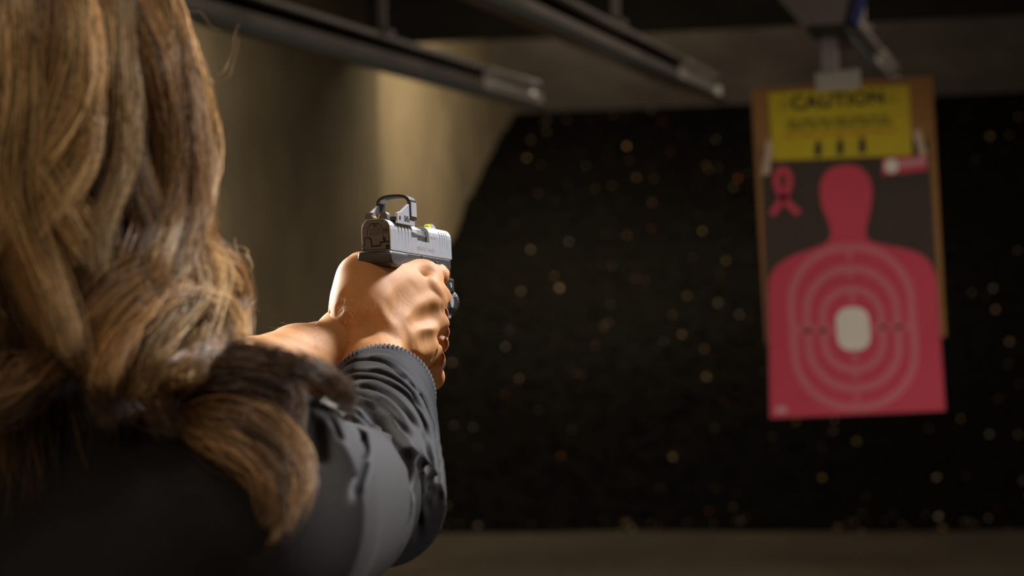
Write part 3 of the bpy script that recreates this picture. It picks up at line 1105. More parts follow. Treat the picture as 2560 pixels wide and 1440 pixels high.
def carve(fld, lines, k, add=False, ends=0.25):
    """grooves (or raised ridges) drawn along photograph points on a surface, fading at both ends; lines = (points, radius, depth)"""
    segs = []
    for pts, r, depth in lines:
        P = [surf(q[0], q[1], fld) for q in spl(pts, 5)]
        P = np.array([q for q in P if q is not None])
        n = len(P)
        if n < 4:
            continue
        P0 = P.copy()
        for _ in range(3):
            P[1:-1] = 0.25 * P[:-2] + 0.5 * P[1:-1] + 0.25 * P[2:]
        e_ = 0.003
        N = np.stack([tri(fld, P + e_ * np.eye(3)[c]) - tri(fld, P - e_ * np.eye(3)[c]) for c in range(3)], 1)
        N /= np.linalg.norm(N, axis=1, keepdims=True) + 1e-9
        for _ in range(4):
            N[1:-1] = 0.25 * N[:-2] + 0.5 * N[1:-1] + 0.25 * N[2:]
        for i in range(n - 1):
            if np.linalg.norm(P[i + 1] - P[i]) > 0.03:
                continue
            e = []
            for m in (i, i + 1):
                t = m / (n - 1)
                fd = min(1.0, t / ends, (1 - t) / ends)
                fd = fd * fd * (3 - 2 * fd)
                rr_ = r * (0.6 + 0.4 * fd)
                off = rr_ - depth * fd + (1 - fd) * (0.3 * k + 0.001)
                e.append((P[m] + N[m] * off * (-1 if add else 1), rr_))
            segs.append(e)
    A = np.array([q[0] for e in segs for q in e])
    s_ = fld.sub(A.min(0) - 0.03, A.max(0) + 0.03)
    lo = np.array([q.start for q in s_])
    nd = np.full([q.stop - q.start for q in s_], 0.05, np.float32)
    for (a, r1), (b, r2) in segs:
        m = max(r1, r2) + k + 3 * fld.h
        q = fld.sub(np.minimum(a, b) - m, np.maximum(a, b) + m)
        x, y, z = fld.grid(q)
        ab = b - a
        px, py, pz = x - a[0], y - a[1], z - a[2]
        t = np.clip((px * ab[0] + py * ab[1] + pz * ab[2]) / (float(ab @ ab) + 1e-12), 0, 1)
        d = np.sqrt((px - t * ab[0]) ** 2 + (py - t * ab[1]) ** 2 + (pz - t * ab[2]) ** 2) - (r1 + (r2 - r1) * t)
        w = tuple(slice(q[c].start - lo[c], q[c].stop - lo[c]) for c in range(3))
        nd[w] = np.minimum(nd[w], d)
    fld.put(s_, nd, k, 'add' if add else 'sub')


# ---- joints of the figure
W_R = hp(930, 872, -8)              # right wrist
EL_R = cs(945, 1228, 1.485)         # right elbow
SH_R = cs(620, 1285, 1.235)         # right shoulder
HEAD = cs(94, 430, 1.30)
NECK = HEAD + np.array([-0.005, -0.15, -0.03])
SH_L = NECK + np.array([-0.165, -0.075, 0.045])
EL_L = cs(505, 1015, 1.545)
W_L = hp(848, 872, -6)

# ---- hands and forearms, fine
hand = Field(cs(430, 1330, 1.43) + [-0.03, 0, 0], [0.02, 0.035, 1.88], 0.00115)
# right forearm and wrist
hand.chain([EL_R, cs(954, 1020, 1.655), cs(940, 940, 1.705), hp(931, 872, -8), hp(930, 820, 4)], [0.018, 0.0265, 0.0250, 0.0232, 0.0235], 0.01)
# metacarpals: rows fan out to the knuckles on the right
hand.cap(hp(915, 795, 6), hp(1058, 696, 58), 0.0175, 0.0112, 0.014)
hand.cap(hp(938, 815, 4), hp(1080, 748, 52), 0.0185, 0.0106, 0.014)
hand.cap(hp(955, 840, 2), hp(1078, 812, 42), 0.0185, 0.0104, 0.014)
hand.cap(hp(965, 862, 0), hp(1058, 868, 32), 0.0175, 0.0112, 0.014)
hand.ell(hp(1022, 868, 16), (0.019, 0.018, 0.022), 0.016)
# ball of the thumb, first web muscle, thumb metacarpal
hand.cap(hp(900, 800, 4), hp(960, 730, 40), 0.019, 0.021, 0.014)
hand.cap(hp(930, 722, 14), hp(1042, 700, 55), 0.0140, 0.0130, 0.012)
hand.cap(hp(890, 795, 0), hp(892, 742, 6), 0.0140, 0.0150, 0.010)
hand.cap(hp(892, 742, 6), hp(898, 690, 12), 0.0150, 0.0142, 0.010)
hand.chain([hp(898, 690, 12), hp(902, 672, 32), hp(922, 672, 62), hp(938, 674, 88)], [0.0140, 0.0112, 0.0095, 0.0078], 0.008)
hand.cap(hp(922, 714, 6), hp(978, 709, 24), 0.0125, 0.0125, 0.010)
hand.cap(hp(912, 728, 6), hp(1054, 722, 50), 0.0165, 0.0130, 0.014)
hand.cap(hp(925, 765, 0), hp(1066, 748, 44), 0.0180, 0.0130, 0.014)
hand.cap(hp(935, 800, 0), hp(1060, 800, 36), 0.0180, 0.0135, 0.014)
# radial bump and tendon ridge of the wrist
hand.ell(hp(896, 790, -10), (0.009, 0.012, 0.010), 0.024)
hand.cap(hp(940, 785, -8), hp(1004, 872, -9), 0.0050, 0.0055, 0.020)
# knuckle heads
for q, r in ((hp(1074, 688, 52), 0.0062), (hp(1101, 746, 50), 0.0056), (hp(1098, 812, 42), 0.0054), (hp(1082, 868, 34), 0.0058)):
    hand.ell(q, (r, r, r), 0.007)
# index finger straight along the frame
hand.chain([hp(1062, 695, 58), hp(1084, 692, 90), hp(1094, 686, 116), hp(1104, 682, 136)], [0.0104, 0.0082, 0.0074, 0.0064], 0.005)
hand.ell(hp(1093, 691, 84), (0.0090, 0.0084, 0.0086), 0.004)
# other right fingers curl round the front strap
for (px, py, dd), r in (((1080, 750, 54), 0.0094), ((1075, 812, 46), 0.0090), ((1058, 870, 36), 0.0084)):
    a = hp(px, py, dd)
    b = a + np.array([0.0, -0.002, 0.040])
    c = b + np.array([-0.026, -0.001, 0.010])
    e = c + np.array([-0.018, 0, -0.014])
    hand.chain([a, b, c, e], [r * 1.05, r, r * 0.92, r * 0.8], 0.006)
# hollows: beside the index knuckle, between tendons, wrist notch
hand.cap(hp(1066, 670, 36), hp(1060, 686, 35), 0.0022, 0.0018, 0.009, 'sub')
hand.cap(hp(1118, 718, 58), hp(1090, 716, 44), 0.0034, 0.0026, 0.007, 'sub')
hand.cap(hp(1120, 780, 50), hp(1086, 782, 34), 0.0038, 0.0030, 0.009, 'sub')
hand.cap(hp(1110, 844, 40), hp(1072, 842, 22), 0.0034, 0.0030, 0.010, 'sub')
hand.cap(hp(834, 786, -6), hp(866, 770, -14), 0.0016, 0.0010, 0.005, 'sub')
hand.cap(hp(1014, 884, -12), hp(1030, 915, -6), 0.003, 0.003, 0.009, 'sub')
hand.cap(hp(1064, 908, 22), hp(1088, 880, 30), 0.0014, 0.0012, 0.004, 'sub')

carve(hand, [([(925, 752), (948, 778), (975, 812), (996, 845), (1010, 875)], 0.0065, 0.0008),
             ([(868, 762), (884, 778), (890, 800), (884, 830)], 0.0075, 0.0004),
             ([(1075, 690), (1084, 706), (1096, 726), (1108, 742)], 0.0042, 0.0008),
             ([(1020, 790), (1050, 770), (1082, 752), (1102, 745)], 0.0055, 0.0006),
             ([(1030, 838), (1058, 826), (1085, 816), (1100, 812)], 0.0050, 0.0006)], 0.006, True, 0.4)
carve(hand, [([(856, 748), (878, 744), (898, 732)], 0.0080, 0.0006),
             ([(1030, 718), (1005, 750), (985, 778), (970, 796)], 0.0080, 0.0010),
             ([(905, 790), (916, 815), (925, 845)], 0.0070, 0.0004),
             ([(1030, 812), (1060, 796), (1085, 785), (1100, 778)], 0.0065, 0.0012),
             ([(1045, 862), (1068, 848), (1090, 840)], 0.0065, 0.0010),
             ([(1018, 872), (1022, 895), (1034, 912)], 0.0040, 0.0016)], 0.007, False, 0.4)
carve(hand, [([(1076, 904), (1088, 890), (1094, 872)], 0.0018, 0.0012),
             ([(838, 770), (846, 764), (854, 752)], 0.0014, 0.0006),
             ([(837, 779), (847, 773), (856, 762)], 0.0014, 0.0008),
             ([(838, 787), (849, 782), (858, 772)], 0.0014, 0.0007)], 0.0015)

# left forearm, wrist and hand
hand_l = Field(cs(430, 1330, 1.43) + [-0.06, 0, 0], [0.02, 0.035, 1.88], 0.0014)
hand_l.chain([EL_L, cs(640, 952, 1.63), cs(745, 905, 1.70), W_L, hp(885, 860, 10)], [0.037, 0.0290, 0.0258, 0.0225, 0.0230], 0.012)
hand_l.cap(hp(868, 822, 4), hp(905, 770, 30), 0.0135, 0.0150, 0.012)
hand_l.cap(hp(870, 850, 10), hp(945, 800, 62), 0.020, 0.017, 0.012)
hand_l.cap(hp(870, 860, 10), hp(940, 860, 55), 0.020, 0.017, 0.012)
hand_l.chain([hp(880, 775, 24), hp(912, 735, 60), hp(945, 726, 92), hp(960, 722, 112)], [0.0140, 0.0115, 0.0098, 0.0080], 0.01)
FT = (((945, 790, 66), (985, 782, 118), (1080, 782, 112), (1098, 784, 74), 0.0074),
      ((945, 822, 64), (985, 826, 116), (1082, 828, 108), (1100, 830, 68), 0.0076),
      ((943, 852, 60), (983, 858, 110), (1080, 862, 100), (1098, 860, 60), 0.0076),
      ((938, 880, 54), (975, 930, 100), (1075, 944, 84), (1088, 902, 54), 0.0080))
for a, b_, c, e, r in FT:
    hand_l.chain([hp(*a), hp(*b_), hp(*c), hp(*e)], [r * 1.15, r * 1.08, r * 1.06, r * 0.92], 0.005)
hand_l.ell(hp(1082, 944, 80), (0.0088, 0.0090, 0.0095), 0.004)
v2, f2 = hand_l.mesh()
v1, f1 = hand.mesh()

# ---- torso, head and legs, coarse
zf = lambda wx: wx
bod = Field([-0.56, -1.68, 0.98], [0.20, 0.26, 1.62], 0.0075)
bod.chain([SH_R, EL_R], [0.040, 0.019], 0.03)
bod.chain([SH_L, EL_L], [0.047, 0.040], 0.03)
bod.cap(NECK + [-0.02, -0.08, 0], SH_R, 0.046, 0.046, 0.02)
bod.cap(NECK + [-0.02, -0.08, 0], SH_L, 0.046, 0.046, 0.02)
bod.cap(NECK + [0, -0.05, 0], HEAD + [0.0, -0.06, 0.0], 0.052, 0.050, 0.02)
CH = NECK + np.array([-0.01, -0.24, 0.01])
HIP = NECK + np.array([-0.03, -0.58, -0.03])
bod.ell(CH, (0.160, 0.23, 0.105), 0.06)
bod.cap(CH, HIP, 0.115, 0.125, 0.06)
bod.ell(HIP, (0.175, 0.13, 0.115), 0.06)
# head with face, looking over the sights
yaw = 0.25
hr, hf = np.array([math.cos(yaw), 0, -math.sin(yaw)]), np.array([math.sin(yaw), -0.05, math.cos(yaw)])
Rh = np.stack([hr, np.array([0, 1, 0]), hf], 1)
bod.ell(HEAD + [0, 0.025, 0], (0.074, 0.095, 0.092), 0.02, R=Rh)
bod.ell(HEAD + hf * 0.035 + [0, -0.055, 0], (0.056, 0.068, 0.058), 0.03, R=Rh)
bod.ell(HEAD + hf * 0.078 + [0, -0.098, 0], (0.022, 0.018, 0.018), 0.02)
bod.cap(HEAD + hf * 0.090 + [0, 0.005, 0], HEAD + hf * 0.108 + [0, -0.032, 0], 0.007, 0.011, 0.012)
for s in (-1, 1):
    bod.ell(HEAD + hr * (0.074 * s) - hf * 0.004 + [0, -0.012, 0], (0.010, 0.030, 0.018), 0.006, R=Rh)
    bod.ell(HEAD + hf * 0.092 + hr * (0.032 * s) + [0, 0.006, 0], (0.016, 0.010, 0.010), 0.008, 'sub')
    bod.cap(HEAD + hf * 0.094 + hr * (0.018 * s) + [0, -0.068, 0], HEAD + hf * 0.098 + [0, -0.066, 0], 0.006, 0.008, 0.006)
FLOOR_C = -1.46


def floor_y(x, z):
    """camera-frame height of the floor below a point"""
    return (-CAM[2] - x * RT[2] - z * FW[2]) / UP[2]


FEET = []
for s in (-1, 1):
    hip = HIP + np.array([0.085 * s, -0.04, 0])
    fx, fz = hip[0] + 0.05 * s, hip[2] + (0.10 if s < 0 else -0.06)
    fy = floor_y(fx, fz)
    ank = np.array([fx, fy + 0.085, fz])
    knee = (hip + ank) / 2 + np.array([0, 0.02, 0.035])
    bod.chain([hip, knee, ank], [0.083, 0.054, 0.036], 0.04)
    bod.chain([ank + [0, -0.035, -0.02], ank + [0.0, -0.055, 0.12]], [0.035, 0.026], 0.02)
    FEET.append((hip, knee, ank))
v3, f3 = bod.mesh()
nv1, nv2 = len(v1), len(v2)
bv = cw(np.vstack([v1, v2, v3]))
bf_ = np.vstack([f1, f2 + nv1, f3 + nv1 + nv2])
person_base = cw(np.array([HIP[0], floor_y(HIP[0], HIP[2]), HIP[2]]))
person = empty('person', person_base)
PB = Vector(person_base)


def pmesh(name, v, f, m, parent=None, flip=True, smooth=True):
    """mesh given in world metres, stored relative to the person's base"""
    o = link(name, fast_mesh(name, np.asarray(v) - person_base, f, flip, smooth), parent or person, m)
    return o


body = pmesh('body', bv, bf_, 'skin')
tag(person, 'long-haired shooter in black top seen from behind, aiming pistol with both arms', 'person')

# nails on the left fingertips
for a, b_, c, e, r in FT:
    tip, back = hp(*e), hp(*c)
    ax = unit(tip - back)
    out = unit(np.array([1.0, 0.0, 0.25]) - ax * (np.array([1.0, 0, 0.25]) @ ax))
    side = np.cross(ax, out)
    v, f = [], []
    nu, nv_ = 7, 7
    for i in range(nu):
        u = i / (nu - 1)
        for j in range(nv_):
            w = (j / (nv_ - 1) - 0.5) * 1.9
            rr_ = r * 0.97 + 0.0006
            wid = w * (1 - 0.35 * max(0, u - 0.6) / 0.4)
            v.append(tip + ax * (-0.006 + 0.0135 * u) + out * (rr_ * math.cos(wid) - 0.002 * u * u) + side * rr_ * math.sin(wid) * 0.9)
    for i in range(nu - 1):
        for j in range(nv_ - 1):
            q = i * nv_ + j
            f.append((q, q + 1, q + nv_ + 1, q + nv_))
    nl = pmesh('fingernail', cw(np.array(v)), np.array(f), 'nail', body)
    sm = nl.modifiers.new('thickness', 'SOLIDIFY')
    sm.thickness = 0.0006

# ------------------------------------------------------------------ black top
UA0, UA1 = SH_R, cs(826, 1266, 1.42)
CUFF = cs(955, 990, 1.682)
FA0, FA1 = cs(946, 1222, 1.49), CUFF


# folds of the gathered sleeve, drawn along the arm as they lie
FOLDS = [
    ([(840, 938), (872, 906), (922, 896), (972, 908), (1005, 934), (1035, 972)], .0022, .0030),
    ([(834, 955), (872, 930), (922, 924), (972, 936), (1022, 970), (1050, 1008), (1070, 1050)], .0024, .0036),
    ([(832, 968), (872, 946), (922, 942), (972, 955), (1018, 986), (1050, 1026), (1072, 1075), (1082, 1130)], .0034, .0056),
    ([(880, 966), (915, 964), (960, 978), (1000, 1006), (1032, 1044), (1054, 1090)], .0026, .0038),
    ([(868, 985), (910, 984), (950, 1000), (985, 1028), (1012, 1066), (1032, 1112)], .0024, .0036),
    ([(1000, 925), (1040, 965), (1070, 1015), (1090, 1070), (1098, 1130)], .0022, .0034),
    ([(1020, 935), (1062, 985), (1088, 1040), (1102, 1100), (1106, 1150)], .0018, .0026),
    ([(1062, 1070), (1078, 1130), (1084, 1200), (1074, 1270)], .0034, .0052),
    ([(1094, 1080), (1102, 1140), (1100, 1210), (1086, 1280)], .0024, .0036),
    ([(1040, 1090), (1056, 1150), (1062, 1220), (1054, 1300), (1030, 1370)], .0030, .0046),
    ([(1048, 1130), (1070, 1180), (1074, 1240), (1064, 1300)], .0020, .0030),
    ([(860, 1000), (905, 1008), (945, 1030), (975, 1064), (1000, 1105), (1020, 1155), (1030, 1215), (1030, 1280), (1012, 1345), (980, 1410)], .0060, .0078),
    ([(880, 1000), (925, 1006), (962, 1028), (992, 1062), (1016, 1105), (1034, 1150)], .0022, .0034),
    ([(786, 1035), (796, 1075), (803, 1120), (803, 1158)], .0036, .0054),
    ([(820, 1025), (842, 1058), (858, 1100)], .0032, .0048),
    ([(850, 1020), (882, 1045), (908, 1080), (920, 1125), (914, 1175), (895, 1225), (875, 1262)], .0038, .0060),
    ([(745, 1035), (757, 1075), (762, 1120)], .0034, .0046),
    ([(770, 1030), (782, 1060), (786, 1090)], .0024, .0034),
    ([(838, 1022), (865, 1048), (884, 1082)], .0022, .0032),
    ([(880, 1018), (915, 1040), (942, 1075)], .0026, .0036)]


def tube(A, B, radius, fold, k, lo=-0.03, extra=0.0):
    """loose sleeve from A to B; radius(t), fold(t, angle) in metres"""
    s_ = sh.sub(np.minimum(A, B) - 0.085, np.maximum(A, B) + 0.085)
    x, y, z = sh.grid(s_)
    Ls = np.linalg.norm(B - A)
    au = (B - A) / Ls
    a1 = unit(np.cross(au, [0, 1, 0.2]))
    a2 = np.cross(au, a1)
    qx, qy, qz = x - A[0], y - A[1], z - A[2]
    tt = qx * au[0] + qy * au[1] + qz * au[2]
    c1 = qx * a1[0] + qy * a1[1] + qz * a1[2]
    c2 = qx * a2[0] + qy * a2[1] + qz * a2[2]
    ph = np.arctan2(c2, c1)
    tn = np.clip(tt / Ls, -0.4, 1.3)
    rad = radius(tn) + fold(tn, ph)
    nd = np.sqrt(c1 * c1 + c2 * c2) - rad
    over = np.maximum(tt - Ls, lo - tt)
    if extra:                                # rounded end
        o = np.maximum(tt - Ls, 0) * extra
        nd = np.sqrt(c1 * c1 + c2 * c2 + o * o) - rad
        over = np.maximum(lo - tt, tt - Ls - 0.06)
    sh.put(s_, (np.maximum(nd, over) * 0.8).astype(np.float32), k, 'add')
    return au, a1, a2


def ridge(w, p=0.75):
    return 1 - np.abs(np.sin(w)) ** p


def fore_folds(u, ph):
    """gathered cloth: folds wind from the inner wrist over the top and down the outside towards the elbow"""
    ps = np.abs(ph) / math.pi
    w = 19.0 * (u + 0.40 * ps) + 1.1 * np.sin(1.7 * ph + 2.2 * u) + 0.5 * np.sin(3.1 * ph - 4 * u + 1)
    a = ridge(w, 0.9) * (0.70 + 0.30 * np.sin(2.1 * ph + 5 * u + 2))
    w2 = 34.0 * (u + 0.52 * ps) + 0.9 * np.sin(2.2 * ph + 3 * u) + 1.0
    b2 = ridge(w2, 0.9) * (0.5 + 0.5 * np.sin(3.3 * ph - 6 * u))
    f_ = 0.0010 * (a - 0.28) + 0.0006 * (b2 - 0.2)
    return f_ * np.clip((u + 0.3) * 3, 0, 1) * np.clip((1.0 - u) * 7 + 0.12, 0, 1)


def arm_folds(u, ph):
    ps = np.abs(ph) / math.pi
    wob = 0.08 * np.sin(3 * ph + 2) + 0.05 * np.sin(7 * ph + 5 * u)
    w = 15.0 * (u + 0.30 * ps + 0.5 * wob)
    g = np.clip((u - 0.35) * 2.2, 0, 1) * np.clip(1.25 - 1.15 * ps * 1.3, 0, 1)
    return 0.0008 * (ridge(w, 0.9) - 0.35) * g


def build_top():
    sh.ell(CH + [0, 0.02, 0], (0.178, 0.24, 0.122), 0.05)
    sh.cap(CH, HIP + [0, 0.05, 0], 0.132, 0.142, 0.06)
    sh.cap(NECK + [-0.02, -0.075, 0], SH_R, 0.062, 0.062, 0.05)
    sh.cap(NECK + [-0.02, -0.075, 0], SH_L, 0.062, 0.062, 0.05)
    sh.cap(SH_L, SH_L + (EL_L - SH_L) * 0.72, 0.056, 0.050, 0.03)
    sh.cap(NECK + [-0.01, -0.03, 0], NECK + [0, 0.020, 0], 0.062, 0.058, 0.02)
    axu, e1, e2 = tube(FA0, FA1, lambda t: 0.0415 + (0.0370 - 0.0415) * np.clip(t, 0, 1), fore_folds, 0.004)
    tube(UA0, UA1, lambda t: 0.062 + (0.0500 - 0.062) * np.clip(t, 0, 1), arm_folds, 0.022, -0.02, 1.0)
    sh.cap(UA1, EL_R, 0.037, 0.037, 0.004)


    carve(sh, [(p, r, d * 1.25) for p, r, d in FOLDS], 0.0030)
    # the sleeve is hollow at the cuff, the neckline open
    sh.cap(CUFF - axu * 0.02, CUFF + axu * 0.05, 0.0315, 0.0315, 0.0, 'sub')
    sh.cap(NECK + [0, 0.050, 0.02], NECK + [0, 0.09, 0.02], 0.056, 0.07, 0.01, 'sub')
    return axu, e1, e2


sh = Field([-0.58, -0.60, 1.00], [0.03, 0.02, 1.76], 0.0030)
build_top()
vs_, fs_ = sh.mesh()
sh_coarse = sh
flo, fhi = np.array([-0.21, -0.215, 1.155]), np.array([-0.012, -0.02, 1.735])
sh = Field(flo, fhi, 0.0013)
axu, e1, e2 = build_top()
vf_, ff_ = sh.mesh()
cen = vs_[fs_].mean(1)
inside = ((cen > flo + 0.004) & (cen < fhi - 0.004)).all(1)
fs_ = np.vstack([fs_[~inside], ff_ + len(vs_)])
vs_ = np.vstack([vs_, vf_])
sh_fine = sh
shirt = pmesh('black_top', cw(vs_), fs_, 'shirt')
shirt['label'] = 'black long-sleeved top with gathered sleeve'
smod = shirt.modifiers.new('soften', 'SMOOTH')
smod.factor = 0.5
smod.iterations = 2
# knitted cuff band: a ring of small ribs
V, Fc = [], []
nr = 74
for k in range(nr):
    a = 2 * math.pi * k / nr
    for s0, s1, r0, r1 in ((-0.004, 0.0035, 0.0362, 0.0372),):
        c = CUFF + (e1 * math.cos(a) + e2 * math.sin(a)) * 0.0366 - axu * 0.003
        rad_d = e1 * math.cos(a) + e2 * math.sin(a)
        tan = -e1 * math.sin(a) + e2 * math.cos(a)
        n0 = len(V) * 0
        base = sum(len(q) for q in V)
        pts = []
        for (i, j, l) in ((-1, 0, 0), (1, 0, 0), (0, -1, 0), (0, 1, 0), (0, 0, -1), (0, 0, 1)):
            pts.append((i, j, l))
        # rounded rib from a small lat/long ball
        nu, nw = 6, 8
        bb = []
        for i in range(nu + 1):
            th = math.pi * i / nu
            for j in range(nw):
                ph = 2 * math.pi * j / nw
                bb.append(c + axu * (0.0070 * math.cos(th)) + rad_d * (0.0015 * math.sin(th) * math.cos(ph)) + tan * (0.0017 * math.sin(th) * math.sin(ph)))
        V.append(np.array(bb))
        ff = []
        for i in range(nu):
            for j in range(nw):
                ff.append((base + i * nw + j, base + i * nw + (j + 1) % nw, base + (i + 1) * nw + (j + 1) % nw, base + (i + 1) * nw + j))
        Fc.append(np.array(ff))
pmesh('cuff_trim', cw(np.vstack(V)), np.vstack(Fc), 'cuff', shirt)

# trousers and shoes
tr = Field([-0.56, -1.68, 0.98], [0.20, -0.55, 1.62], 0.009)
tr.ell(HIP, (0.183, 0.13, 0.125), 0.05)
tr.cap(HIP + [0, 0.10, 0], HIP, 0.145, 0.150, 0.04)
sho = []
for hip, knee, ank in FEET:
    tr.chain([hip, knee, ank + [0, 0.03, 0]], [0.094, 0.066, 0.055], 0.04)
vt, ft = tr.mesh()
pmesh('trousers', cw(vt), ft, 'trousers')
for hip, knee, ank in FEET:
    fy = floor_y(ank[0], ank[2])
    so = Field(ank + [-0.08, -0.14, -0.12], ank + [0.08, 0.08, 0.24], 0.005)
    so.chain([ank + [0, -0.035, -0.03], ank + [0.0, -0.048, 0.13]], [0.046, 0.040], 0.02)
    so.cap(ank, ank + [0, 0.03, 0], 0.046, 0.046, 0.02)
    yy = so.ax[1][None, :, None]
    so.d = np.maximum(so.d, (fy + 0.004) - yy + 0 * so.d)
    vv_, ff_ = so.mesh()
    pmesh('shoe', cw(vv_), ff_, 'shoe_black')

# ------------------------------------------------------------------ hair
hrng = np.random.default_rng(11)
strands = []      # list of (points (n,3) camera frame, root radius, colour (3,), tip colour (3,))
NS = 18
T = np.linspace(0, 1, NS)
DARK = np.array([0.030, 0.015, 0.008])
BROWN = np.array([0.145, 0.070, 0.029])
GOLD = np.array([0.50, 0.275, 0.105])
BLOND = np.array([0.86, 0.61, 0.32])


def hair_d(px, py):
    """depth of the outer hair surface behind the head at a photograph pixel"""
    fy = math.sqrt(max(0.02, 1 - min(1.0, max(0.0, (150 - py) / 345.0)) ** 2))
    x = (px - 94) / (470.0 * fy)
    return 1.300 - 0.118 * fy * math.sqrt(max(0.0, 1 - min(1.0, x * x)))


def resample(P, n):
    P = np.array(P, float)
    Q = np.array(spl(list(P), 8))
    L = np.concatenate([[0], np.cumsum(np.linalg.norm(np.diff(Q, axis=0), axis=1))])
    t = np.linspace(0, L[-1], n)
    return np.stack([np.interp(t, L, Q[:, i]) for i in range(Q.shape[1])], 1)


def lock(pts, w, n, c0, c1, push=0.0, fl=0.45, frizz=0.0012, r=0.00019, taper=0.5):
    """a lock of hair along photograph points (px, py[, depth]); w = half width in metres (start, mid, end)"""
    P = []
    if pts[0][1] < 0 and n > 10:           # the lock grows from the crown
        x0 = pts[0][0] - 94
        pts = [(94 + x0 * 0.12, -192), (94 + x0 * 0.50, -150)] + [q for q in pts if q[1] > -55] if x0 else pts
    for q in pts:
        if q[1] < 620:
            q = (94 + (q[0] - 94) * 0.935,) + tuple(q[1:])
        d = q[2] if len(q) > 2 else hair_d(q[0], q[1])
        if q[1] > 900 or (q[0] > 600 and q[1] > 880):
            hit = surf(q[0], max(q[1], 1040), sh_coarse, 0.0015)
            if hit is not None:
                d = min(d, hit[2] - 0.010)
        P.append(cs(q[0], q[1], d - push))
    G = resample(P, NS)
    if pts[0][1] > 0 and n > 10:
        G = G + np.array([0, 0, 1.0]) * (0.022 * (1 - np.clip(T / 0.30, 0, 1)) ** 2)[:, None]
    tang = np.gradient(G, axis=0)
    tang /= np.linalg.norm(tang, axis=1)[:, None]
    side = np.cross(tang, np.array([0, 0, 1.0]))
    side /= np.linalg.norm(side, axis=1)[:, None] + 1e-9
    nrm = np.cross(side, tang)
    W = np.interp(T, [0, 0.5, 1], w)
    for _ in range(n):
        a, rr_ = hrng.uniform(0, 2 * math.pi), math.sqrt(hrng.random())
        u, v_ = rr_ * math.cos(a), rr_ * math.sin(a) * fl
        ph, fr_ = hrng.uniform(0, 6.28), hrng.uniform(1.0, 3.2)
        du = u * W + frizz * np.sin(fr_ * 6.28 * T + ph) * (0.4 + T)
        dv = v_ * W + frizz * np.cos(fr_ * 5.1 * T + ph) * (0.4 + T)
        sh_ = hrng.normal(0, 0.006)
        du = du + np.interp(T, [0, .33, .66, 1], hrng.normal(0, 0.0034, 4))
        dv = dv + np.interp(T, [0, .33, .66, 1], hrng.normal(0, 0.0024, 4))
        pts_ = G + side * du[:, None] + nrm * dv[:, None] + tang * sh_
        m = np.clip(hrng.normal(0.5, 0.28), 0, 1)
        base = c0 * (1 - m) + c1 * m
        base = base * hrng.choice([0.2, 0.6, 1.0, 1.5], p=[.25, .3, .27, .18])
        strands.append((pts_, r * hrng.uniform(0.7, 1.3), base * 0.8, base * 1.1))


# under-layer all round the head
def side_r(y):
    """hair radius round the head axis by height relative to the head's middle"""
    return np.interp(y, [-0.200, -0.120, -0.095, -0.062, -0.030, 0.005, 0.06, 0.10, 0.125, 0.14],
                     [0.110, 0.100, 0.104, 0.108, 0.086, 0.095, 0.088, 0.066, 0.038, 0.0])


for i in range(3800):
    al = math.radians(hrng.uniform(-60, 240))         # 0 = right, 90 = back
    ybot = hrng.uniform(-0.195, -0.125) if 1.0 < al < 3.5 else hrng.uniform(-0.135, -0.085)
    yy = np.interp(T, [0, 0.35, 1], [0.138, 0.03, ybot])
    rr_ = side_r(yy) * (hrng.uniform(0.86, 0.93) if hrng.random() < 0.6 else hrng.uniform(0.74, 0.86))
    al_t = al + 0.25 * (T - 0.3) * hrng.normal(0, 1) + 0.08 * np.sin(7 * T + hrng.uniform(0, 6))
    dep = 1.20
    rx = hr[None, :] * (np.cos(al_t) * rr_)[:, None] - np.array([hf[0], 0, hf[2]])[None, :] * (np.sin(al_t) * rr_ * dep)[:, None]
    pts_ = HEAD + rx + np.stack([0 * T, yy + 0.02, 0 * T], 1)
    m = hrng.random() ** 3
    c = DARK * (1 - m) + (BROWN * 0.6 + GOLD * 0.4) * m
    strands.append((pts_, 0.0003, c, c * 1.3))

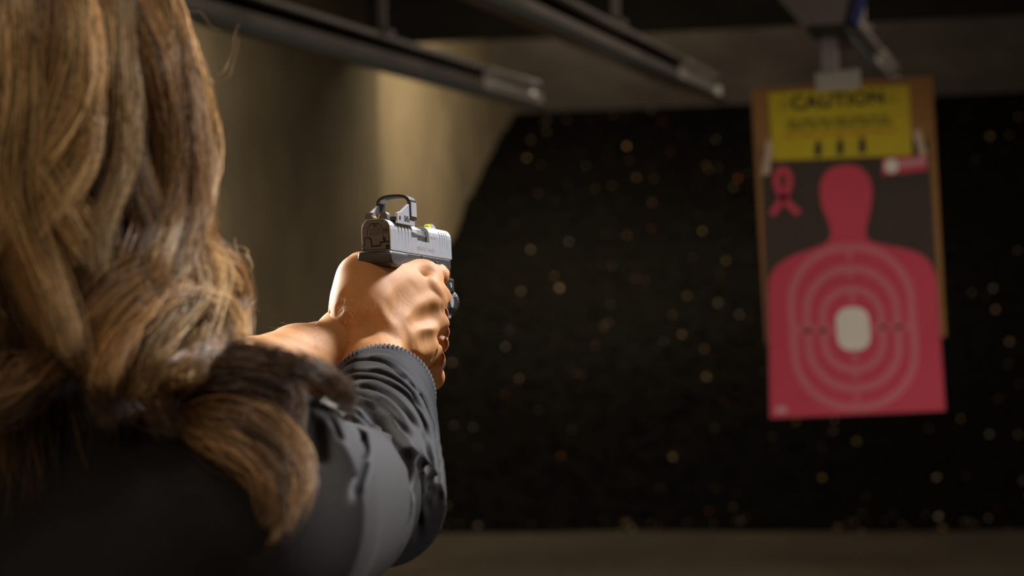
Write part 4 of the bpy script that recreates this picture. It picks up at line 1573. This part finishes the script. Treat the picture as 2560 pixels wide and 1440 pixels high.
U = [
    # crown sweeping down to the right bulge
    ([(250, -60), (330, 60), (420, 200), (480, 330), (505, 450), (480, 560)], (.010, .013, .008), 150, BROWN, GOLD, 0.004),
    ([(330, -60), (410, 60), (470, 190), (520, 330), (528, 430), (500, 540)], (.008, .010, .007), 190, GOLD, BLOND, 0.004),
    ([(380, -50), (440, 70), (490, 190), (528, 320), (533, 400), (505, 520), (520, 600)], (.005, .006, .004), 130, GOLD, BLOND, 0.002),
    ([(300, -60), (350, 80), (400, 220), (430, 330), (440, 440), (420, 560)], (.009, .011, .007), 140, BROWN, GOLD, 0.008),
    ([(230, -60), (250, 80), (275, 230), (300, 330), (345, 450), (380, 560)], (.010, .012, .007), 150, DARK, GOLD, 0.006),
    ([(205, -60), (215, 80), (212, 180), (190, 260), (140, 350), (80, 430), (30, 510), (-30, 600)], (.006, .008, .006), 170, GOLD, BLOND, 0.014),
    ([(180, -60), (185, 60), (175, 170), (140, 260), (100, 380), (60, 500), (30, 620)], (.008, .010, .007), 130, BROWN, GOLD, 0.010),
    ([(60, -60), (70, 80), (80, 200), (85, 300), (60, 400), (20, 500), (-20, 570)], (.006, .008, .006), 120, BROWN, GOLD, 0.012),
    ([(10, -60), (10, 100), (5, 250), (-10, 400), (-30, 520)], (.010, .012, .010), 130, BROWN, GOLD, 0.008),
    ([(120, -60), (115, 80), (110, 200), (95, 330), (70, 460), (60, 560)], (.010, .011, .008), 120, DARK, GOLD * .8, 0.006),
    ([(-60, -60), (-70, 150), (-80, 350), (-90, 560)], (.014, .016, .012), 130, DARK, GOLD, 0.006),
    # thin bright hooks over the dark hollow
    ([(215, -40), (228, 100), (235, 230), (240, 310), (232, 380), (205, 440), (165, 490), (130, 540)], (.002, .003, .002), 60, GOLD, BLOND, 0.016),
    ([(300, -40), (318, 120), (330, 330), (322, 410), (310, 470), (280, 530), (255, 600), (250, 650)], (.003, .004, .003), 80, BROWN, BLOND, 0.014),
    ([(390, -40), (430, 130), (450, 300), (455, 380), (462, 430), (480, 470)], (.003, .004, .003), 60, GOLD, BLOND, 0.010),
    ([(410, -40), (480, 150), (520, 330), (532, 390), (515, 460), (488, 515)], (.003, .004, .002), 80, BLOND, BLOND * 1.2, 0.006),
    # long left locks running down and inwards
    ([(95, -40), (90, 200), (70, 420), (45, 520), (55, 640), (80, 740), (130, 830), (180, 880)], (.008, .009, .006), 150, BROWN, GOLD, 0.012),
    ([(50, -40), (60, 220), (40, 460), (60, 560), (100, 660), (140, 760), (170, 850)], (.006, .007, .005), 120, GOLD, BLOND * .8, 0.016),
    ([(20, -40), (15, 250), (0, 500), (10, 600), (30, 700), (60, 800), (120, 880)], (.008, .009, .006), 110, DARK, BROWN, 0.006),
    ([(-60, 560), (-50, 680), (-30, 800), (-10, 900)], (.012, .012, .010), 110, DARK, BROWN, 0.006),
    ([(240, 300), (240, 480), (230, 640), (200, 700), (190, 780), (185, 860)], (.008, .010, .008), 110, BROWN, BROWN, 0.006),
    ([(190, 850, 1.19), (130, 890, 1.18), (60, 940, 1.17), (0, 985, 1.165), (-50, 1020, 1.16)], (.004, .006, .006), 140, BROWN, GOLD, 0.0),
    ([(200, 860, 1.195), (140, 920, 1.185), (70, 970, 1.175), (-10, 1030, 1.165)], (.006, .007, .006), 120, DARK, BROWN, 0.0),
    # mid section tucked in, then swinging out to the right
    ([(330, -40), (400, 200), (420, 430), (400, 500), (370, 570), (340, 650), (300, 720), (230, 790), (210, 860)], (.008, .009, .006), 130, DARK, BROWN, 0.004),
    ([(370, -40), (450, 220), (470, 500), (440, 560), (400, 630), (360, 700), (330, 780), (300, 860)], (.007, .009, .007), 140, DARK, BROWN * 1.3, 0.005),
    ([(400, -40), (480, 240), (500, 520), (480, 580), (440, 640), (370, 680), (290, 720), (240, 780)], (.005, .006, .005), 130, BROWN, GOLD, 0.014),
    ([(405, -40), (490, 200), (520, 400), (505, 540), (515, 600), (545, 660), (590, 700), (598, 740), (560, 770), (480, 740), (400, 725)], (.006, .008, .005), 170, BROWN, GOLD, 0.004),
    ([(380, -40), (475, 220), (500, 420), (490, 560), (500, 640), (540, 690), (580, 730), (590, 790), (585, 850), (560, 900)], (.006, .007, .005), 170, GOLD, BLOND, 0.006),
    ([(360, -40), (450, 240), (480, 440), (470, 580), (470, 660), (500, 720), (540, 780), (550, 840), (520, 900), (470, 930)], (.007, .008, .005), 160, BROWN, BLOND, 0.008),
    ([(470, 450), (430, 600), (380, 700), (440, 720), (510, 745), (560, 770), (580, 820), (570, 890)], (.004, .006, .005), 150, GOLD, BLOND, 0.014),
    ([(400, 480), (340, 640), (300, 740), (360, 730), (430, 750), (490, 790), (510, 850), (480, 910), (430, 940)], (.006, .008, .006), 160, BROWN, GOLD, 0.012),
    ([(480, 560), (520, 660), (520, 750), (500, 830), (485, 880), (455, 925)], (.005, .006, .004), 100, BLOND, BLOND * 1.15, 0.014),
    ([(470, 520), (440, 640), (400, 720), (350, 760), (300, 820), (270, 880), (260, 930)], (.006, .008, .007), 150, GOLD, GOLD, 0.014),
    ([(460, 560), (470, 680), (450, 760), (410, 820), (380, 880), (360, 950)], (.006, .007, .006), 140, BROWN, BLOND, 0.012),
    ([(350, 800), (330, 860), (320, 920), (350, 990)], (.006, .007, .005), 110, DARK, GOLD, 0.008),
    ([(300, 700), (270, 780), (240, 860), (250, 940), (270, 990)], (.007, .009, .006), 120, DARK, BROWN, 0.006),
    ([(330, 800, 1.21), (345, 880, 1.20), (365, 950, 1.195), (400, 1010, 1.19), (430, 1050, 1.185)], (.010, .011, .006), 150, DARK, BROWN, 0.0),
    ([(250, 820, 1.20), (255, 900, 1.195), (265, 970, 1.19), (280, 1040, 1.185)], (.010, .011, .006), 120, DARK, BROWN, 0.0),
    # ends lying over the shoulder
    ([(390, 930, 1.225), (470, 915, 1.235), (570, 890, 1.25), (680, 900, 1.27), (780, 935, 1.285), (845, 985, 1.295), (850, 1010, 1.30)], (.006, .005, .005), 150, DARK, BROWN, 0.0),
    ([(400, 950, 1.22), (500, 940, 1.23), (600, 930, 1.24), (690, 950, 1.25), (725, 1010, 1.255), (730, 1060, 1.26)], (.008, .008, .004), 190, DARK, BROWN * 1.2, 0.0),
    ([(400, 970, 1.21), (480, 985, 1.21), (580, 990, 1.22), (670, 1020, 1.23), (710, 1080, 1.235)], (.008, .010, .004), 190, DARK, BROWN, 0.0),
    ([(410, 930, 1.205), (455, 990, 1.20), (490, 1050, 1.195), (540, 1100, 1.195), (600, 1140, 1.20), (650, 1190, 1.20), (690, 1260, 1.20)], (.005, .005, .003), 170, BROWN, GOLD, 0.0),
    ([(420, 990, 1.205), (500, 1040, 1.20), (600, 1045, 1.21), (680, 1080, 1.215), (730, 1150, 1.215), (740, 1210, 1.21), (715, 1265, 1.205)], (.008, .008, .003), 230, BROWN, GOLD * .9, 0.0),
    ([(430, 1010, 1.21), (520, 1070, 1.205), (610, 1090, 1.21), (690, 1150, 1.21), (715, 1230, 1.205), (700, 1290, 1.20)], (.008, .008, .003), 220, BROWN, GOLD * .9, 0.0),
    ([(440, 1000, 1.215), (540, 1060, 1.212), (640, 1110, 1.215), (690, 1180, 1.212), (690, 1285, 1.205)], (.008, .008, .003), 170, DARK, BROWN, 0.0),
    ([(640, 1040, 1.225), (700, 1100, 1.222), (735, 1150, 1.22), (745, 1190, 1.215), (728, 1240, 1.21)], (.004, .005, .003), 90, GOLD, BLOND * .9, 0.0),
    ([(760, 920, 1.28), (820, 955, 1.29), (850, 995, 1.295)], (.004, .005, .003), 70, BROWN, GOLD, 0.0),
]
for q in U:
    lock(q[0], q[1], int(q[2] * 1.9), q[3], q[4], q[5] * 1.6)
    if len(q[0][0]) == 2 and q[0][0][0] > 150:   # the far side of the head carries matching locks
        lock([(188 - a, b) for a, b in q[0]], q[1], int(q[2] * 0.8), q[3], q[4], q[5] * 1.6, r=0.0003)
# stray single hairs outside the outline
for q in ([(420, 0), (470, 25), (540, 60), (600, 85)], [(630, 80), (620, 130), (600, 180), (575, 215)], [(505, 560), (540, 640), (560, 600), (580, 585)],
          [(500, 600), (560, 615), (590, 600), (600, 585)], [(590, 720), (610, 760), (640, 765)], [(590, 840), (605, 860), (615, 880)], [(520, 380), (545, 340), (540, 300)],
          [(530, 440), (532, 480), (518, 560)], [(530, 200), (510, 150), (480, 90)], [(600, 700), (625, 640), (622, 600)], [(430, 930), (400, 1000), (310, 1050)]):
    lock([(a, b, 1.30) for a, b in q], (.0003, .0008, .0012), 2, GOLD, BLOND, 0.0, 1.0, 0.0008, 0.00010)

ns = len(strands)
PT = np.stack([s[0] for s in strands])                     # ns, NS, 3
RR = np.array([s[1] for s in strands])[:, None] * np.interp(T, [0, .08, .7, 1], [.6, 1, 1, .35])[None]
C0 = np.stack([s[2] for s in strands])
C1 = np.stack([s[3] for s in strands])
PW = cw(PT)
tang = np.gradient(PW, axis=1)
tang /= np.linalg.norm(tang, axis=2, keepdims=True) + 1e-12
ref = np.array([0.31, 0.9, 0.29])
e_a = np.cross(tang, ref)
e_a /= np.linalg.norm(e_a, axis=2, keepdims=True) + 1e-12
e_b = np.cross(tang, e_a)
ring = []
for k in range(3):
    a = 2 * math.pi * k / 3
    ring.append(PW + (e_a * math.cos(a) + e_b * math.sin(a)) * RR[..., None])
VV = np.stack(ring, 2)                                     # ns, NS, 3, 3
colr = C0[:, None] * (1 - T)[None, :, None] + C1[:, None] * T[None, :, None]
colr = np.repeat(colr[:, :, None, :], 3, 2)
idx = np.arange(ns * NS * 3).reshape(ns, NS, 3)
quads = []
for k in range(3):
    k2 = (k + 1) % 3
    quads.append(np.stack([idx[:, :-1, k], idx[:, :-1, k2], idx[:, 1:, k2], idx[:, 1:, k]], -1).reshape(-1, 4))
hme = fast_mesh('hair', VV.reshape(-1, 3) - person_base, np.vstack(quads))
ca = hme.color_attributes.new('Col', 'FLOAT_COLOR', 'POINT')
cc = np.concatenate([colr.reshape(-1, 3), np.ones((ns * NS * 3, 1))], 1)
ca.data.foreach_set('color', cc.astype(np.float32).ravel())
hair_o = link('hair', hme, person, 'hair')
hair_o['kind'] = 'stuff'
hair_o['label'] = 'long wavy brown hair with blond highlights'

# fine down on the left forearm and right wrist
frng = np.random.default_rng(8)
V, Fc = [], []
nrm_f = {}


def down(fld, px0, px1, py0, py1, n, lean):
    for _ in range(n):
        p = surf(frng.uniform(px0, px1), frng.uniform(py0, py1), fld)
        if p is None:
            continue
        e_ = 0.002
        P = p[None]
        N = np.array([(tri(fld, P + e_ * np.eye(3)[c]) - tri(fld, P - e_ * np.eye(3)[c]))[0] for c in range(3)])
        N = N / (np.linalg.norm(N) + 1e-9)
        t = unit(lean + frng.normal(0, 0.3, 3))
        L = frng.uniform(0.003, 0.006)
        pts = [p, p + (N * 0.6 + t * 0.6) * L * 0.5, p + (N * 0.8 + t * 1.3) * L]
        sd = unit(np.cross(N, t)) * 0.000045
        base = sum(len(q) for q in V)
        ring = []
        for i, q in enumerate(pts):
            w = (1.0, 0.8, 0.2)[i]
            ring += [q + sd * w, q - sd * w * 0.5 + N * 0.00005 * w, q - sd * w * 0.5 - N * 0.00005 * w]
        V.append(np.array(ring))
        for i in range(2):
            for k in range(3):
                k2 = (k + 1) % 3
                Fc.append((base + 3 * i + k, base + 3 * i + k2, base + 3 * i + 3 + k2, base + 3 * i + 3 + k))


down(hand_l, 560, 835, 790, 890, 420, np.array([-0.3, -0.5, -0.3]))
down(hand, 850, 1010, 730, 870, 260, np.array([0.3, -0.6, -0.2]))
dn = pmesh('arm_down', cw(np.vstack(V)), np.array(Fc), 'fine_hair', body)
dn['kind'] = 'stuff'
